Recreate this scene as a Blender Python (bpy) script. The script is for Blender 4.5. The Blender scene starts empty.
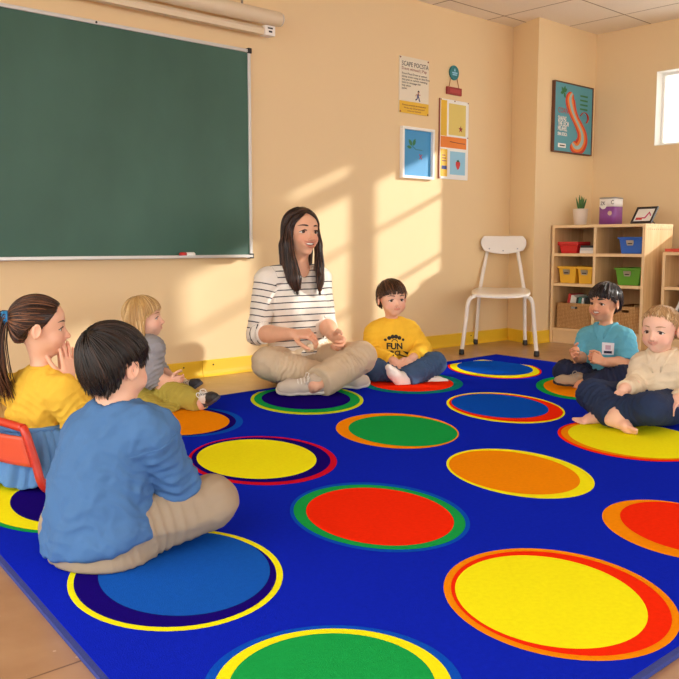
import bpy, bmesh, math, random
import numpy as np
from mathutils import Vector, Matrix
from mathutils.bvhtree import BVHTree
random.seed(7)
RNG = np.random.default_rng(11)
SC = bpy.context.scene
COL = SC.collection

# ------------------------------------------------------------------ camera
CAM_H, FOC, PITCH, HEAD = 0.68, 860.0, math.atan(95 / 860.0), math.radians(47.5)
FWD = np.array([math.cos(HEAD), math.sin(HEAD), 0.0])
RGT = np.array([math.sin(HEAD), -math.cos(HEAD), 0.0])
UPZ = np.array([0.0, 0.0, 1.0])
CV = FWD * math.cos(PITCH) - UPZ * math.sin(PITCH)
CU = FWD * math.sin(PITCH) + UPZ * math.cos(PITCH)
CPOS = np.array([0.0, 0.0, CAM_H])


def ray(px, py):
    return CV + RGT * ((px - 339.5) / FOC) + CU * ((339.5 - py) / FOC)


def P(px, py, d):
    """world point seen at pixel (px,py) whose horizontal distance ahead is d metres"""
    r = ray(px, py)
    return CPOS + r * (d / float(r @ FWD))


def gnd(px, py, z=0.0):
    r = ray(px, py)
    return CPOS + r * ((z - CAM_H) / r[2])


def on_y(px, py, y):
    r = ray(px, py)
    return CPOS + r * (y / r[1])


def on_x(px, py, x):
    r = ray(px, py)
    return CPOS + r * (x / r[0])


def nrm(v):
    v = np.asarray(v, float)
    return v / max(1e-9, np.linalg.norm(v))


# ------------------------------------------------------------------ materials
def lin(c):
    out = []
    for v in c[:3]:
        v = v / 255.0
        out.append(v / 12.92 if v <= 0.04045 else ((v + 0.055) / 1.055) ** 2.4)
    return tuple(out) + (1.0,)


def newmat(name):
    m = bpy.data.materials.new(name)
    m.use_nodes = True
    nt = m.node_tree
    return m, nt, nt.nodes['Principled BSDF']


def N(nt, typ, **kw):
    n = nt.nodes.new(typ)
    for k, v in kw.items():
        setattr(n, k, v)
    return n


def mat(name, col, rough=0.5, var=0.06, scale=6.0, bump=0.0, bscale=120.0, metal=0.0, coat=0.0, sheen=0.0, sss=0.0, spec=0.5):
    """plain surface: colour with a little procedural mottling and an optional fine bump"""
    m, nt, b = newmat(name)
    tc = N(nt, 'ShaderNodeTexCoord')
    nz = N(nt, 'ShaderNodeTexNoise')
    nz.inputs['Scale'].default_value = scale
    nz.inputs['Detail'].default_value = 4
    nt.links.new(tc.outputs['Object'], nz.inputs['Vector'])
    mx = N(nt, 'ShaderNodeMix', data_type='RGBA')
    c = lin(col)
    mx.inputs[6].default_value = tuple(max(0, v * (1 - var)) for v in c[:3]) + (1,)
    mx.inputs[7].default_value = tuple(min(1, v * (1 + var)) for v in c[:3]) + (1,)
    nt.links.new(nz.outputs['Fac'], mx.inputs[0])
    nt.links.new(mx.outputs[2], b.inputs['Base Color'])
    b.inputs['Roughness'].default_value = rough
    b.inputs['Metallic'].default_value = metal
    b.inputs['Coat Weight'].default_value = coat
    b.inputs['Specular IOR Level'].default_value = spec
    if sheen:
        b.inputs['Sheen Weight'].default_value = sheen
    if sss:
        b.inputs['Subsurface Weight'].default_value = sss
        b.inputs['Subsurface Radius'].default_value = (0.01, 0.004, 0.002)
        b.inputs['Subsurface Scale'].default_value = 0.6
    if bump:
        n2 = N(nt, 'ShaderNodeTexNoise')
        n2.inputs['Scale'].default_value = bscale
        n2.inputs['Detail'].default_value = 3
        nt.links.new(tc.outputs['Object'], n2.inputs['Vector'])
        bp = N(nt, 'ShaderNodeBump')
        bp.inputs['Strength'].default_value = bump
        bp.inputs['Distance'].default_value = 0.004
        nt.links.new(n2.outputs['Fac'], bp.inputs['Height'])
        nt.links.new(bp.outputs['Normal'], b.inputs['Normal'])
    return m


def wood(name, c1, c2, axis='Z', rough=0.42, scale=1.0):
    m, nt, b = newmat(name)
    tc = N(nt, 'ShaderNodeTexCoord')
    mp = N(nt, 'ShaderNodeMapping')
    s = [14.0 * scale] * 3
    s['XYZ'.index(axis)] = 1.2 * scale
    mp.inputs['Scale'].default_value = s
    nt.links.new(tc.outputs['Object'], mp.inputs['Vector'])
    nz = N(nt, 'ShaderNodeTexNoise')
    nz.inputs['Scale'].default_value = 2.2
    nz.inputs['Detail'].default_value = 6
    nz.inputs['Distortion'].default_value = 0.8
    nt.links.new(mp.outputs['Vector'], nz.inputs['Vector'])
    cr = N(nt, 'ShaderNodeValToRGB')
    cr.color_ramp.elements[0].position, cr.color_ramp.elements[1].position = 0.3, 0.72
    cr.color_ramp.elements[0].color, cr.color_ramp.elements[1].color = lin(c1), lin(c2)
    nt.links.new(nz.outputs['Fac'], cr.inputs['Fac'])
    nt.links.new(cr.outputs['Color'], b.inputs['Base Color'])
    b.inputs['Roughness'].default_value = rough
    bp = N(nt, 'ShaderNodeBump')
    bp.inputs['Strength'].default_value = 0.08
    bp.inputs['Distance'].default_value = 0.002
    nt.links.new(nz.outputs['Fac'], bp.inputs['Height'])
    nt.links.new(bp.outputs['Normal'], b.inputs['Normal'])
    return m


# ------------------------------------------------------------------ objects
def link(name, me, mats, parent=None, origin=None, smooth=False, bevel=0.0):
    """link a mesh (in world coordinates) as one object whose origin is put at `origin`"""
    if not isinstance(mats, (list, tuple)):
        mats = [mats]
    if isinstance(me, bmesh.types.BMesh):
        bm, me = me, bpy.data.meshes.new(name)
        bmesh.ops.recalc_face_normals(bm, faces=bm.faces)
        bm.to_mesh(me)
        bm.free()
    for m in mats:
        me.materials.append(m)
    if smooth:
        me.polygons.foreach_set('use_smooth', [True] * len(me.polygons))
    o = bpy.data.objects.new(name, me)
    COL.objects.link(o)
    if origin is None:
        if parent is not None:
            origin = ORG[parent.name]
        else:
            co = np.empty(len(me.vertices) * 3, np.float32)
            me.vertices.foreach_get('co', co)
            co = co.reshape(-1, 3)
            lo, hi = co.min(0), co.max(0)
            origin = ((lo[0] + hi[0]) / 2, (lo[1] + hi[1]) / 2, lo[2])
    origin = tuple(float(v) for v in origin)
    me.transform(Matrix.Translation(-Vector(origin)))
    ORG[o.name] = origin
    if parent is not None:
        po = ORG[parent.name]
        o.parent = parent
        o.location = [a - b for a, b in zip(origin, po)]
    else:
        o.location = origin

    if bevel:
        md = o.modifiers.new('bevel', 'BEVEL')
        md.width, md.segments, md.limit_method = bevel, 2, 'ANGLE'
        md.harden_normals = False
    return o


ORG = {}


def empty(name, loc):
    o = bpy.data.objects.new(name, None)
    COL.objects.link(o)
    o.location = [float(v) for v in loc]
    o.empty_display_size = 0.05
    ORG[o.name] = tuple(float(v) for v in loc)

    return o


def tag(o, label=None, cat=None, group=None, kind=None):
    if label: o['label'] = label
    if cat: o['category'] = cat
    if group: o['group'] = group
    if kind: o['kind'] = kind
    return o


# ------------------------------------------------------------------ bmesh shapes (world coordinates)
def B():
    return bmesh.new()


def hexa(bm, c8, mi=0):
    """c8: bottom 4 (ccw) then top 4"""
    v = [bm.verts.new(tuple(float(x) for x in c)) for c in c8]
    fs = []
    for f in ((0, 3, 2, 1), (4, 5, 6, 7), (0, 1, 5, 4), (1, 2, 6, 5), (2, 3, 7, 6), (3, 0, 4, 7)):
        fc = bm.faces.new([v[i] for i in f])
        fc.material_index = mi
        fs.append(fc)
    return fs


def box(bm, lo, hi, mi=0, M=None):
    (x0, y0, z0), (x1, y1, z1) = lo, hi
    c = [(x0, y0, z0), (x1, y0, z0), (x1, y1, z0), (x0, y1, z0), (x0, y0, z1), (x1, y0, z1), (x1, y1, z1), (x0, y1, z1)]
    if M is not None:
        c = [tuple(M @ Vector(p)) for p in c]
    return hexa(bm, c, mi)


def tube(bm, pts, rad, seg=10, mi=0, caps=True, flat=None):
    """tube along pts; rad number or list; returns nothing"""
    pts = [Vector(tuple(float(x) for x in p)) for p in pts]
    n = len(pts)
    rads = [rad] * n if isinstance(rad, (int, float)) else list(rad)
    t0 = (pts[1] - pts[0]).normalized()
    ref = Vector((0, 0, 1)) if abs(t0.z) < 0.9 else Vector((1, 0, 0))
    u = t0.cross(ref).normalized()
    rings = []
    for i, p in enumerate(pts):
        t = (pts[min(i + 1, n - 1)] - pts[max(i - 1, 0)]).normalized()
        u = (u - t * u.dot(t)).normalized()
        w = t.cross(u)
        r = max(rads[i], 1e-5)
        rings.append([bm.verts.new(p + (u * math.cos(a) + w * math.sin(a) * (flat or 1.0)) * r) for a in [2 * math.pi * k / seg for k in range(seg)]])
    for a, b in zip(rings, rings[1:]):
        for k in range(seg):
            f = bm.faces.new((a[k], a[(k + 1) % seg], b[(k + 1) % seg], b[k]))
            f.material_index = mi
            f.smooth = True
    if caps:
        for rg in (rings[0][::-1], rings[-1]):
            f = bm.faces.new(rg)
            f.material_index = mi


def lathe(bm, c, prof, seg=24, mi=0, ax=(0, 0, 1), mis=None):
    """revolve prof [(r,h)...] about axis ax at c"""
    ax = Vector(ax).normalized()
    u = ax.orthogonal().normalized()
    w = ax.cross(u)
    c = Vector(tuple(float(x) for x in c))
    rings = []
    for r, h in prof:
        rings.append([bm.verts.new(c + ax * h + (u * math.cos(a) + w * math.sin(a)) * max(r, 1e-5)) for a in [2 * math.pi * k / seg for k in range(seg)]])
    for i, (a, b) in enumerate(zip(rings, rings[1:])):
        for k in range(seg):
            f = bm.faces.new((a[k], a[(k + 1) % seg], b[(k + 1) % seg], b[k]))
            f.material_index = mis[i] if mis else mi
            f.smooth = True
    f = bm.faces.new(rings[0][::-1]); f.material_index = mis[0] if mis else mi
    f = bm.faces.new(rings[-1]); f.material_index = mis[-1] if mis else mi


def poly(bm, pts, mi=0):
    f = bm.faces.new([bm.verts.new(tuple(float(x) for x in p)) for p in pts])
    f.material_index = mi
    return f


def prism(bm, pts, off, mi=0):
    """closed polygon pts extruded by vector off"""
    off = Vector(tuple(float(x) for x in off))
    a = [bm.verts.new(tuple(float(x) for x in p)) for p in pts]
    b = [bm.verts.new(v.co + off) for v in a]
    n = len(a)
    fs = [bm.faces.new(a[::-1]), bm.faces.new(b)] + [bm.faces.new((a[i], a[(i + 1) % n], b[(i + 1) % n], b[i])) for i in range(n)]
    for f in fs:
        f.material_index = mi
    return fs


def spline(pts, n=24, closed=False):
    """Catmull-Rom through pts"""
    p = np.array(pts, float)
    m = len(p)
    out = []
    segs = m if closed else m - 1
    for s in range(segs):
        i0, i1, i2, i3 = s - 1, s, s + 1, s + 2
        if closed:
            q = [p[i % m] for i in (i0, i1, i2, i3)]
        else:
            q = [p[min(max(i, 0), m - 1)] for i in (i0, i1, i2, i3)]
        k = max(2, n // segs)
        for j in range(k):
            t = j / k
            out.append(0.5 * (2 * q[1] + (q[2] - q[0]) * t + (2 * q[0] - 5 * q[1] + 4 * q[2] - q[3]) * t * t + (3 * q[1] - q[0] - 3 * q[2] + q[3]) * t ** 3))
    if not closed:
        out.append(p[-1])
    return np.array(out)


def text_bm(bm, s, o, ux, uz, size, depth=0.0006, mi=0, align='LEFT', squeeze=1.0, bold=0.0):
    """lettering as mesh: origin o, along unit ux, up unit uz"""
    cu = bpy.data.curves.new('lettering', 'FONT')
    cu.body, cu.size, cu.align_x, cu.extrude = s, size, align, depth
    cu.resolution_u = 2
    cu.offset = bold
    ob = bpy.data.objects.new('lettering', cu)
    COL.objects.link(ob)
    dg = bpy.context.evaluated_depsgraph_get()
    me = bpy.data.meshes.new_from_object(ob.evaluated_get(dg))
    ux, uz = Vector(tuple(map(float, ux))), Vector(tuple(map(float, uz)))
    un = ux.cross(uz)
    M = Matrix.Identity(4)
    for r in range(3):
        M[r][0], M[r][1], M[r][2], M[r][3] = ux[r] * squeeze, uz[r], un[r], float(o[r])
    me.transform(M)
    n0 = len(bm.faces)
    bm.from_mesh(me)
    bm.faces.ensure_lookup_table()
    for f in bm.faces[n0:]:
        f.material_index = mi
    bpy.data.objects.remove(ob)
    bpy.data.curves.remove(cu)
    bpy.data.meshes.remove(me)
# ------------------------------------------------------------------ the room
YW, XW, ZC = 3.72, 5.65, 2.172          # board wall, window wall, ceiling
XP, YP = 4.94, 3.44                    # pier in the corner
X0, Y0 = -1.3, -3.6                    # the room's open ends, beside and behind the camera

M_WALL = mat('wall_paint', (234, 207, 161), 0.75, 0.025, 1.6, 0.05, 220)
M_CEIL, nt, b = newmat('ceiling_tile_board')
tc = N(nt, 'ShaderNodeTexCoord')
sp = N(nt, 'ShaderNodeSeparateXYZ')
nt.links.new(tc.outputs['Object'], sp.inputs[0])
prev = None
for ax, off in (('X', 0.0), ('Y', 0.0)):
    a = N(nt, 'ShaderNodeMath', operation='PINGPONG'); a.inputs[1].default_value = 0.275
    nt.links.new(sp.outputs[ax], a.inputs[0])
    c = N(nt, 'ShaderNodeMath', operation='LESS_THAN'); c.inputs[1].default_value = 0.0045
    nt.links.new(a.outputs[0], c.inputs[0])
    if prev:
        mxx = N(nt, 'ShaderNodeMath', operation='MAXIMUM')
        nt.links.new(prev.outputs[0], mxx.inputs[0]); nt.links.new(c.outputs[0], mxx.inputs[1])
        prev = mxx
    else:
        prev = c
nz = N(nt, 'ShaderNodeTexNoise'); nz.inputs['Scale'].default_value = 60
nt.links.new(tc.outputs['Object'], nz.inputs['Vector'])
m1 = N(nt, 'ShaderNodeMix', data_type='RGBA'); m1.inputs[6].default_value = lin((238, 228, 212)); m1.inputs[7].default_value = lin((246, 238, 224))
nt.links.new(nz.outputs['Fac'], m1.inputs[0])
m2 = N(nt, 'ShaderNodeMix', data_type='RGBA'); m2.inputs[7].default_value = lin((150, 132, 108))
nt.links.new(prev.outputs[0], m2.inputs[0]); nt.links.new(m1.outputs[2], m2.inputs[6]); nt.links.new(m2.outputs[2], b.inputs['Base Color'])
b.inputs['Roughness'].default_value = 0.9

# vinyl tile floor with light flecks and thin seams
M_FLOOR, nt, b = newmat('vinyl_floor')
tc = N(nt, 'ShaderNodeTexCoord')
nz = N(nt, 'ShaderNodeTexNoise'); nz.inputs['Scale'].default_value = 7; nz.inputs['Detail'].default_value = 6
nt.links.new(tc.outputs['Object'], nz.inputs['Vector'])
cr = N(nt, 'ShaderNodeValToRGB')
cr.color_ramp.elements[0].position, cr.color_ramp.elements[1].position = 0.3, 0.75
cr.color_ramp.elements[0].color, cr.color_ramp.elements[1].color = lin((164, 124, 88)), lin((188, 150, 112))
nt.links.new(nz.outputs['Fac'], cr.inputs['Fac'])
vo = N(nt, 'ShaderNodeTexVoronoi'); vo.inputs['Scale'].default_value = 26
nt.links.new(tc.outputs['Object'], vo.inputs['Vector'])
lt = N(nt, 'ShaderNodeMath', operation='LESS_THAN'); lt.inputs[1].default_value = 0.11
nt.links.new(vo.outputs['Distance'], lt.inputs[0])
mf = N(nt, 'ShaderNodeMix', data_type='RGBA'); mf.inputs[7].default_value = lin((220, 196, 168))
sc_ = N(nt, 'ShaderNodeMath', operation='MULTIPLY'); sc_.inputs[1].default_value = 0.6
nt.links.new(lt.outputs[0], sc_.inputs[0]); nt.links.new(sc_.outputs[0], mf.inputs[0]); nt.links.new(cr.outputs['Color'], mf.inputs[6])
br = N(nt, 'ShaderNodeTexBrick'); br.offset = 0.0; br.squash = 1.0
br.inputs['Scale'].default_value = 1.0; br.inputs['Brick Width'].default_value = 0.61; br.inputs['Row Height'].default_value = 0.61
br.inputs['Mortar Size'].default_value = 0.0022; br.inputs['Mortar Smooth'].default_value = 0.0
br.inputs['Color1'].default_value = br.inputs['Color2'].default_value = (0, 0, 0, 1); br.inputs['Mortar'].default_value = (1, 1, 1, 1)
nt.links.new(tc.outputs['Object'], br.inputs['Vector'])
ms = N(nt, 'ShaderNodeMix', data_type='RGBA'); ms.inputs[7].default_value = lin((120, 88, 62))
nt.links.new(br.outputs['Color'], ms.inputs[0]); nt.links.new(mf.outputs[2], ms.inputs[6]); nt.links.new(ms.outputs[2], b.inputs['Base Color'])
b.inputs['Roughness'].default_value = 0.28

M_BASE = mat('yellow_cove_base', (238, 196, 48), 0.45, 0.05, 5)
M_WHITE = mat('white_paint', (240, 238, 232), 0.4, 0.02, 6)
M_CREAM = mat('cream_enamel', (232, 222, 200), 0.4, 0.02, 6)
M_BLACK = mat('black_plastic', (22, 22, 24), 0.45, 0.1, 8)
M_GLASS, nt, b = newmat('window_glass')
tb = N(nt, 'ShaderNodeBsdfTransparent'); tb.inputs['Color'].default_value = (0.97, 0.98, 0.98, 1)
b.inputs['Base Color'].default_value = (0.9, 0.9, 0.9, 1); b.inputs['Roughness'].default_value = 0.05; b.inputs['Metallic'].default_value = 1.0
mg = N(nt, 'ShaderNodeMixShader'); mg.inputs[0].default_value = 0.05
nt.links.new(tb.outputs[0], mg.inputs[1]); nt.links.new(b.outputs[0], mg.inputs[2])
nt.links.new(mg.outputs[0], nt.nodes['Material Output'].inputs['Surface'])


def struct(name, bm, m, smooth=False, parent=None, bevel=0.0, origin=None):
    o = link(name, bm, m, parent=parent, smooth=smooth, bevel=bevel, origin=origin)
    if parent is None:
        o['kind'] = 'structure'
    return o


bm = B(); box(bm, (X0 - 4.5, Y0 - 3.5, -0.1), (XW + 0.12, YW + 0.12, 0)); struct('floor', bm, M_FLOOR, origin=(2.19, 3.72, 0))
bm = B(); box(bm, (X0, Y0, ZC), (XW + 0.12, YW + 0.12, ZC + 0.08)); struct('ceiling', bm, M_CEIL, origin=(4.75, 3.03, ZC))
bm = B(); box(bm, (X0, YW, 0), (XW + 0.12, YW + 0.12, ZC)); struct('wall_back', bm, M_WALL, origin=(2, YW, 0))
XQ = 5.043
bm = B(); prism(bm, [(XP, YP, 0), (XW, YP, 0), (XW, YW - 0.0005, 0), (XQ, YW - 0.0005, 0)], (0, 0, ZC)); struct('pillar_corner', bm, M_WALL, origin=(XP, YP, 0))
# window wall: a row of upper lights, the tall lower lights start just past the bookcase
T = 0.12
WIN = [(2.715, 2.972, 1.352, 1.848)]
edges = [2.665, 2.085, 2.02, 1.535, 1.47, 1.01, 0.95, 0.48]
for i in range(0, 8, 2):
    WIN.append((edges[i + 1], edges[i], 0.80, 1.89))
VENT = (1.56, 2.02, 1.955, 2.06)        # narrow ventilator above the second light
bm = B()
ys = sorted({Y0, YW + T} | {w[0] for w in WIN} | {w[1] for w in WIN} | {VENT[0], VENT[1]})
for ya, yb in zip(ys, ys[1:]):
    mid = (ya + yb) / 2
    holes = sorted([(w[2], w[3]) for w in WIN + [VENT] if w[0] < mid < w[1]])
    z = 0.0
    for h0, h1 in holes:
        box(bm, (XW, ya, z), (XW + T, yb, h0)); z = h1
    box(bm, (XW, ya, z), (XW + T, yb, ZC))
bmesh.ops.remove_doubles(bm, verts=bm.verts, dist=1e-5)
struct('wall_right', bm, M_WALL, origin=(XW, 2, 0))
for i, (ya, yb, za, zb) in enumerate(WIN + [VENT]):
    bm = B()
    f, x = 0.022, XW + 0.075
    box(bm, (x, ya + 0.001, za + 0.001), (x + 0.03, ya + f, zb - 0.001)); box(bm, (x, yb - f, za + 0.001), (x + 0.03, yb - 0.001, zb - 0.001))
    box(bm, (x, ya + f, za + 0.001), (x + 0.03, yb - f, za + f)); box(bm, (x, ya + f, zb - f), (x + 0.03, yb - f, zb - 0.001))
    if 0 < i < 5:
        box(bm, (x + 0.005, ya + f, 1.560), (x + 0.025, yb - f, 1.582)); box(bm, (x + 0.005, ya + f, 1.18), (x + 0.025, yb - f, 1.20))
    w = struct('window_%d' % (i + 1), bm, M_WHITE)
    bm = B(); box(bm, (x + 0.012, ya + f - 0.004, za + f - 0.004), (x + 0.016, yb - f + 0.004, zb - f + 0.004))
    link('window_pane', bm, M_GLASS, parent=w)
    # painted lining of the opening
    bm = B()
    t = 0.004
    box(bm, (XW - 0.002, ya, za), (x, ya + t, zb)); box(bm, (XW - 0.002, yb - t, za), (x, yb, zb))
    box(bm, (XW - 0.002, ya + t, za), (x, yb - t, za + t)); box(bm, (XW - 0.002, ya + t, zb - t), (x, yb - t, zb))
    link('window_lining', bm, M_WHITE, parent=w)

# unseen upright slab added outside to keep sun through the first pane off the pier
bm = B(); box(bm, (XW + T + 0.001, 2.675, 0.0), (XW + T + 0.46, 2.70, 2.6)); struct('added_sun_blocker', bm, M_WHITE)

# yellow cove base along the walls
def baseboard(name, a, b_, n, h=0.085, th=0.010):
    bm = B()
    a, b_, n = Vector(a), Vector(b_), Vector(n)
    prof = [(0.0005, 0.0), (0.022, 0.0), (0.012, 0.012), (th, 0.03), (th, h - 0.004), (th - 0.004, h), (0.0005, h)]
    prism(bm, [a + n * u + Vector((0, 0, v + 0.0005)) for u, v in prof], b_ - a)
    return bm
bm = baseboard('', (X0, YW, 0), (1.2, YW, 0), (0, -1, 0))
prev_x = 1.2
for xa, xb in ((1.203, 2.442), (2.445, 3.68), (3.683, XQ - 0.0005)):
    b2 = baseboard('', (xa, YW, 0), (xb, YW, 0), (0, -1, 0))
    me = bpy.data.meshes.new('t'); b2.to_mesh(me); bm.from_mesh(me); b2.free(); bpy.data.meshes.remove(me)
bs = struct('baseboard_back', bm, M_BASE)
bm = B()
for x in (2.33, 2.51, 3.6, 3.78, 4.62):
    lathe(bm, (x, YW - 0.0095, 0.06), [(0.004, 0.0), (0.004, 0.003), (0.002, 0.0045)], 10, ax=(0, -1, 0))
link('screw', bm, M_BLACK, parent=bs)
struct('baseboard_pillar_side', baseboard('', (XQ, YW - 0.012, 0), (XP, YP, 0), tuple(Vector((-(YW - YP), -(XQ - XP), 0)).normalized())), M_BASE)
struct('baseboard_pillar_front', baseboard('', (XP - 0.01, YP, 0), (XW - 0.0005, YP, 0), (0, -1, 0)), M_BASE)
struct('baseboard_right', baseboard('', (XW, YP - 0.03, 0), (XW, Y0, 0), (-1, 0, 0)), M_BASE)

# ------------------------------------------------------------------ rug
RZ = 0.010
RUGC = {'base': (20, 40, 196), 'navy': (28, 12, 120), 'yellow': (252, 250, 30), 'red': (246, 48, 18), 'crimson': (205, 22, 48), 'green': (30, 166, 80), 'teal': (20, 130, 130),
        'orange': (246, 148, 16), 'blue': (26, 92, 194), 'sky': (18, 84, 204), 'lime': (205, 225, 40), 'deep': (22, 60, 190)}
RKEYS = list(RUGC)


def carpet(name, col):
    m = mat(name, col, 1.0, 0.10, 90, 0.35, 420, spec=0.0)
    return m


RM = [carpet('rug_' + k, RUGC[k]) for k in RKEYS] + [mat('rug_binding', (46, 62, 140), 0.8, 0.1, 60, 0.3, 300)]
RUGQ = [(0.513, 0.622), (4.02, 0.615), (4.263, 3.222), (0.83, 3.125)]   # near left, near right, far right, far left
# (cx, cy, half width, half height, rise at the right-hand end) of each ring as it lies on the rug
ovals = [
    [('sky', 380, 517.5, 90, 35, 7), ('green', 379.5, 517.5, 86, 32.5, 7), ('red', 380, 517.2, 74, 29, 6)],
    [('crimson', 262.5, 460.8, 74.5, 24.5, 1), ('navy', 261, 460, 69.5, 22.5, 1), ('yellow', 256.5, 459.5, 60, 19.8, 1)],
    [('orange', 397.3, 431, 61.5, 17.8, 3), ('green', 403, 431.2, 54.5, 15.4, 3)],
    [('lime', 307, 400, 56.5, 14.8, 0.6), ('green', 307, 399.6, 53, 13.2, 0.6), ('navy', 306, 399, 44.5, 10.6, 0.6)],
    [('teal', 411.8, 383.2, 51.2, 10.8, 1), ('red', 411.5, 383.2, 42, 8.4, 0.8)],
    [('red', 494.7, 368.9, 47, 9.7, 3), ('yellow', 494.8, 368.9, 44.8, 9.1, 2.9), ('sky', 495, 368.2, 38, 7.4, 2.2)],
    [('yellow', 505.7, 408, 59.3, 15.5, 5), ('red', 506, 407.8, 57, 14.3, 5), ('sky', 500, 406.2, 48.7, 12.2, 4)],
    [('green', 577, 388.4, 41, 11.8, 3), ('orange', 578, 388.2, 34.5, 9.8, 2.6)],
    [('red', 633, 441.4, 75.5, 20.4, 9), ('orange', 634, 441, 73, 19, 8.6), ('yellow', 638, 440.5, 70, 18.4, 8)],
    [('yellow', 520.5, 473.8, 74.2, 25, 10), ('orange', 514.5, 472.8, 65.5, 22, 8.6)],
    [('orange', 682, 531, 80, 31.2, 15), ('red', 687, 528.6, 67, 26.6, 13)],
    [('orange', 562, 604.8, 118.5, 56.4, 17.5), ('red', 561.5, 604, 110.5, 52.4, 16.5), ('yellow', 551.5, 602.8, 96.5, 46.8, 14)],
    [('sky', 333, 692, 131, 66.5, -1), ('yellow', 333, 691.5, 120, 62.5, -1), ('green', 332, 690, 104, 56, -1)],
    [('yellow', 175, 580.5, 108, 51, -5), ('navy', 175, 580, 101.5, 47.5, -4.5), ('blue', 184, 574.5, 86, 42, -3)],
    [('green', 45, 505, 73, 28.5, 2), ('yellow', 46, 504.6, 68, 26.3, 2), ('navy', 46, 504, 36, 18.6, 1)],
    [('sky', 186, 422, 57, 15, -0.5), ('navy', 183, 422, 53, 13.8, -0.5), ('orange', 176, 422.3, 53.5, 13.4, -0.5)],
    [('green', 702, 412, 29, 10, 1)],
    [('red', -30, 468, 38, 10, 1), ('orange', -30, 468, 30, 8, 1)],
]
bm = B()
e = 0.012
rin = [(RUGQ[0][0] + e, RUGQ[0][1] + e), (RUGQ[1][0] - e, RUGQ[1][1] + e), (RUGQ[2][0] - e, RUGQ[2][1] - e), (RUGQ[3][0] + e, RUGQ[3][1] - e)]
hexa(bm, [(a, c, 0.0008) for a, c in RUGQ] + [(a, c, RZ - 0.001) for a, c in RUGQ], mi=len(RKEYS))
hexa(bm, [(a, c, RZ - 0.002) for a, c in rin] + [(a, c, RZ) for a, c in rin], mi=0)
lay = 0
for rings in ovals:
    for k, (cn, cx, cy, hx, hy, ee) in enumerate(rings):
        q = math.sqrt(max(1e-6, hy * hy - ee * ee))
        pts = []
        for j in range(72):
            a = 2 * math.pi * j / 72
            p = gnd(cx + hx * math.cos(a), cy + ee * math.cos(a) - q * math.sin(a), RZ)
            yy = min(max(p[1], rin[0][1] + .004), rin[3][1])
            xl_ = rin[0][0] + (yy - rin[0][1]) * (rin[3][0] - rin[0][0]) / (rin[3][1] - rin[0][1]) + .002
            pts.append((min(max(p[0], xl_), 3.99), yy, RZ + 0.0005 * (k + 1)))
        poly(bm, pts, RKEYS.index(cn))
rug = link('area_rug', bm, RM, origin=(2.4, 1.9, 0))
tag(rug, 'large blue classroom rug covered with bright two-tone and three-tone ovals', 'rug')
# ------------------------------------------------------------------ things on the board wall
M_BOARD, nt, b = newmat('chalkboard_green')
tc = N(nt, 'ShaderNodeTexCoord')
mp = N(nt, 'ShaderNodeMapping'); mp.inputs['Scale'].default_value = (1.2, 1, 0.7)
nt.links.new(tc.outputs['Object'], mp.inputs['Vector'])
nz = N(nt, 'ShaderNodeTexNoise'); nz.inputs['Scale'].default_value = 2.2; nz.inputs['Detail'].default_value = 5
nt.links.new(mp.outputs['Vector'], nz.inputs['Vector'])
cr = N(nt, 'ShaderNodeValToRGB')
cr.color_ramp.elements[0].position, cr.color_ramp.elements[1].position = 0.3, 0.8
cr.color_ramp.elements[0].color, cr.color_ramp.elements[1].color = lin((50, 90, 76)), lin((64, 106, 92))
nt.links.new(nz.outputs['Fac'], cr.inputs['Fac']); nt.links.new(cr.outputs['Color'], b.inputs['Base Color'])
b.inputs['Roughness'].default_value = 0.5
M_ALU = mat('brushed_aluminium', (214, 214, 212), 0.35, 0.04, 30, metal=0.35)
M_STEEL = mat('steel', (170, 170, 172), 0.3, 0.04, 30, metal=0.9)

xr, zt, zb, xl = 2.746, 1.667, 0.627, 0.15
cb = empty('chalkboard', ((xl + xr) / 2, YW, zb))
tag(cb, 'large green chalkboard in a thin aluminium frame on the cream wall', 'chalkboard')
bm = B(); box(bm, (xl, YW - 0.016, zb), (xr, YW - 0.002, zt)); link('writing_surface', bm, M_BOARD, parent=cb)
fw = 0.017
bm = B()
box(bm, (xl - fw, YW - 0.024, zt), (xr + fw, YW - 0.001, zt + fw)); box(bm, (xr, YW - 0.024, zb - fw), (xr + fw, YW - 0.001, zt)); box(bm, (xl - fw, YW - 0.024, zb - fw), (xl, YW - 0.001, zt))
box(bm, (xl, YW - 0.024, zb - fw), (xr, YW - 0.001, zb))
link('frame', bm, M_ALU, parent=cb, bevel=0.002)
bm = B(); prism(bm, [(xl, YW - 0.024, zb - 0.012), (xl, YW - 0.075, zb - 0.012), (xl, YW - 0.075, zb - 0.001), (xl, YW - 0.071, zb - 0.001), (xl, YW - 0.069, zb - 0.008), (xl, YW - 0.024, zb - 0.008)], (xr - xl - 0.02, 0, 0))
link('chalk_tray', bm, M_ALU, parent=cb)
for z in (zt, zb - fw):
    bm = B(); box(bm, (xr - 0.002, YW - 0.03, z - 0.004), (xr + fw + 0.004, YW - 0.001, z + fw + 0.006)); link('corner_cap', bm, M_BLACK, parent=cb, bevel=0.003)
for x in (1.9, 2.75, 0.9):
    bm = B(); lathe(bm, (x, YW - 0.024, zt + fw / 2), [(0.005, 0), (0.005, 0.003)], 10, ax=(0, -1, 0)); link('screw', bm, M_BLACK, parent=cb)

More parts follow.
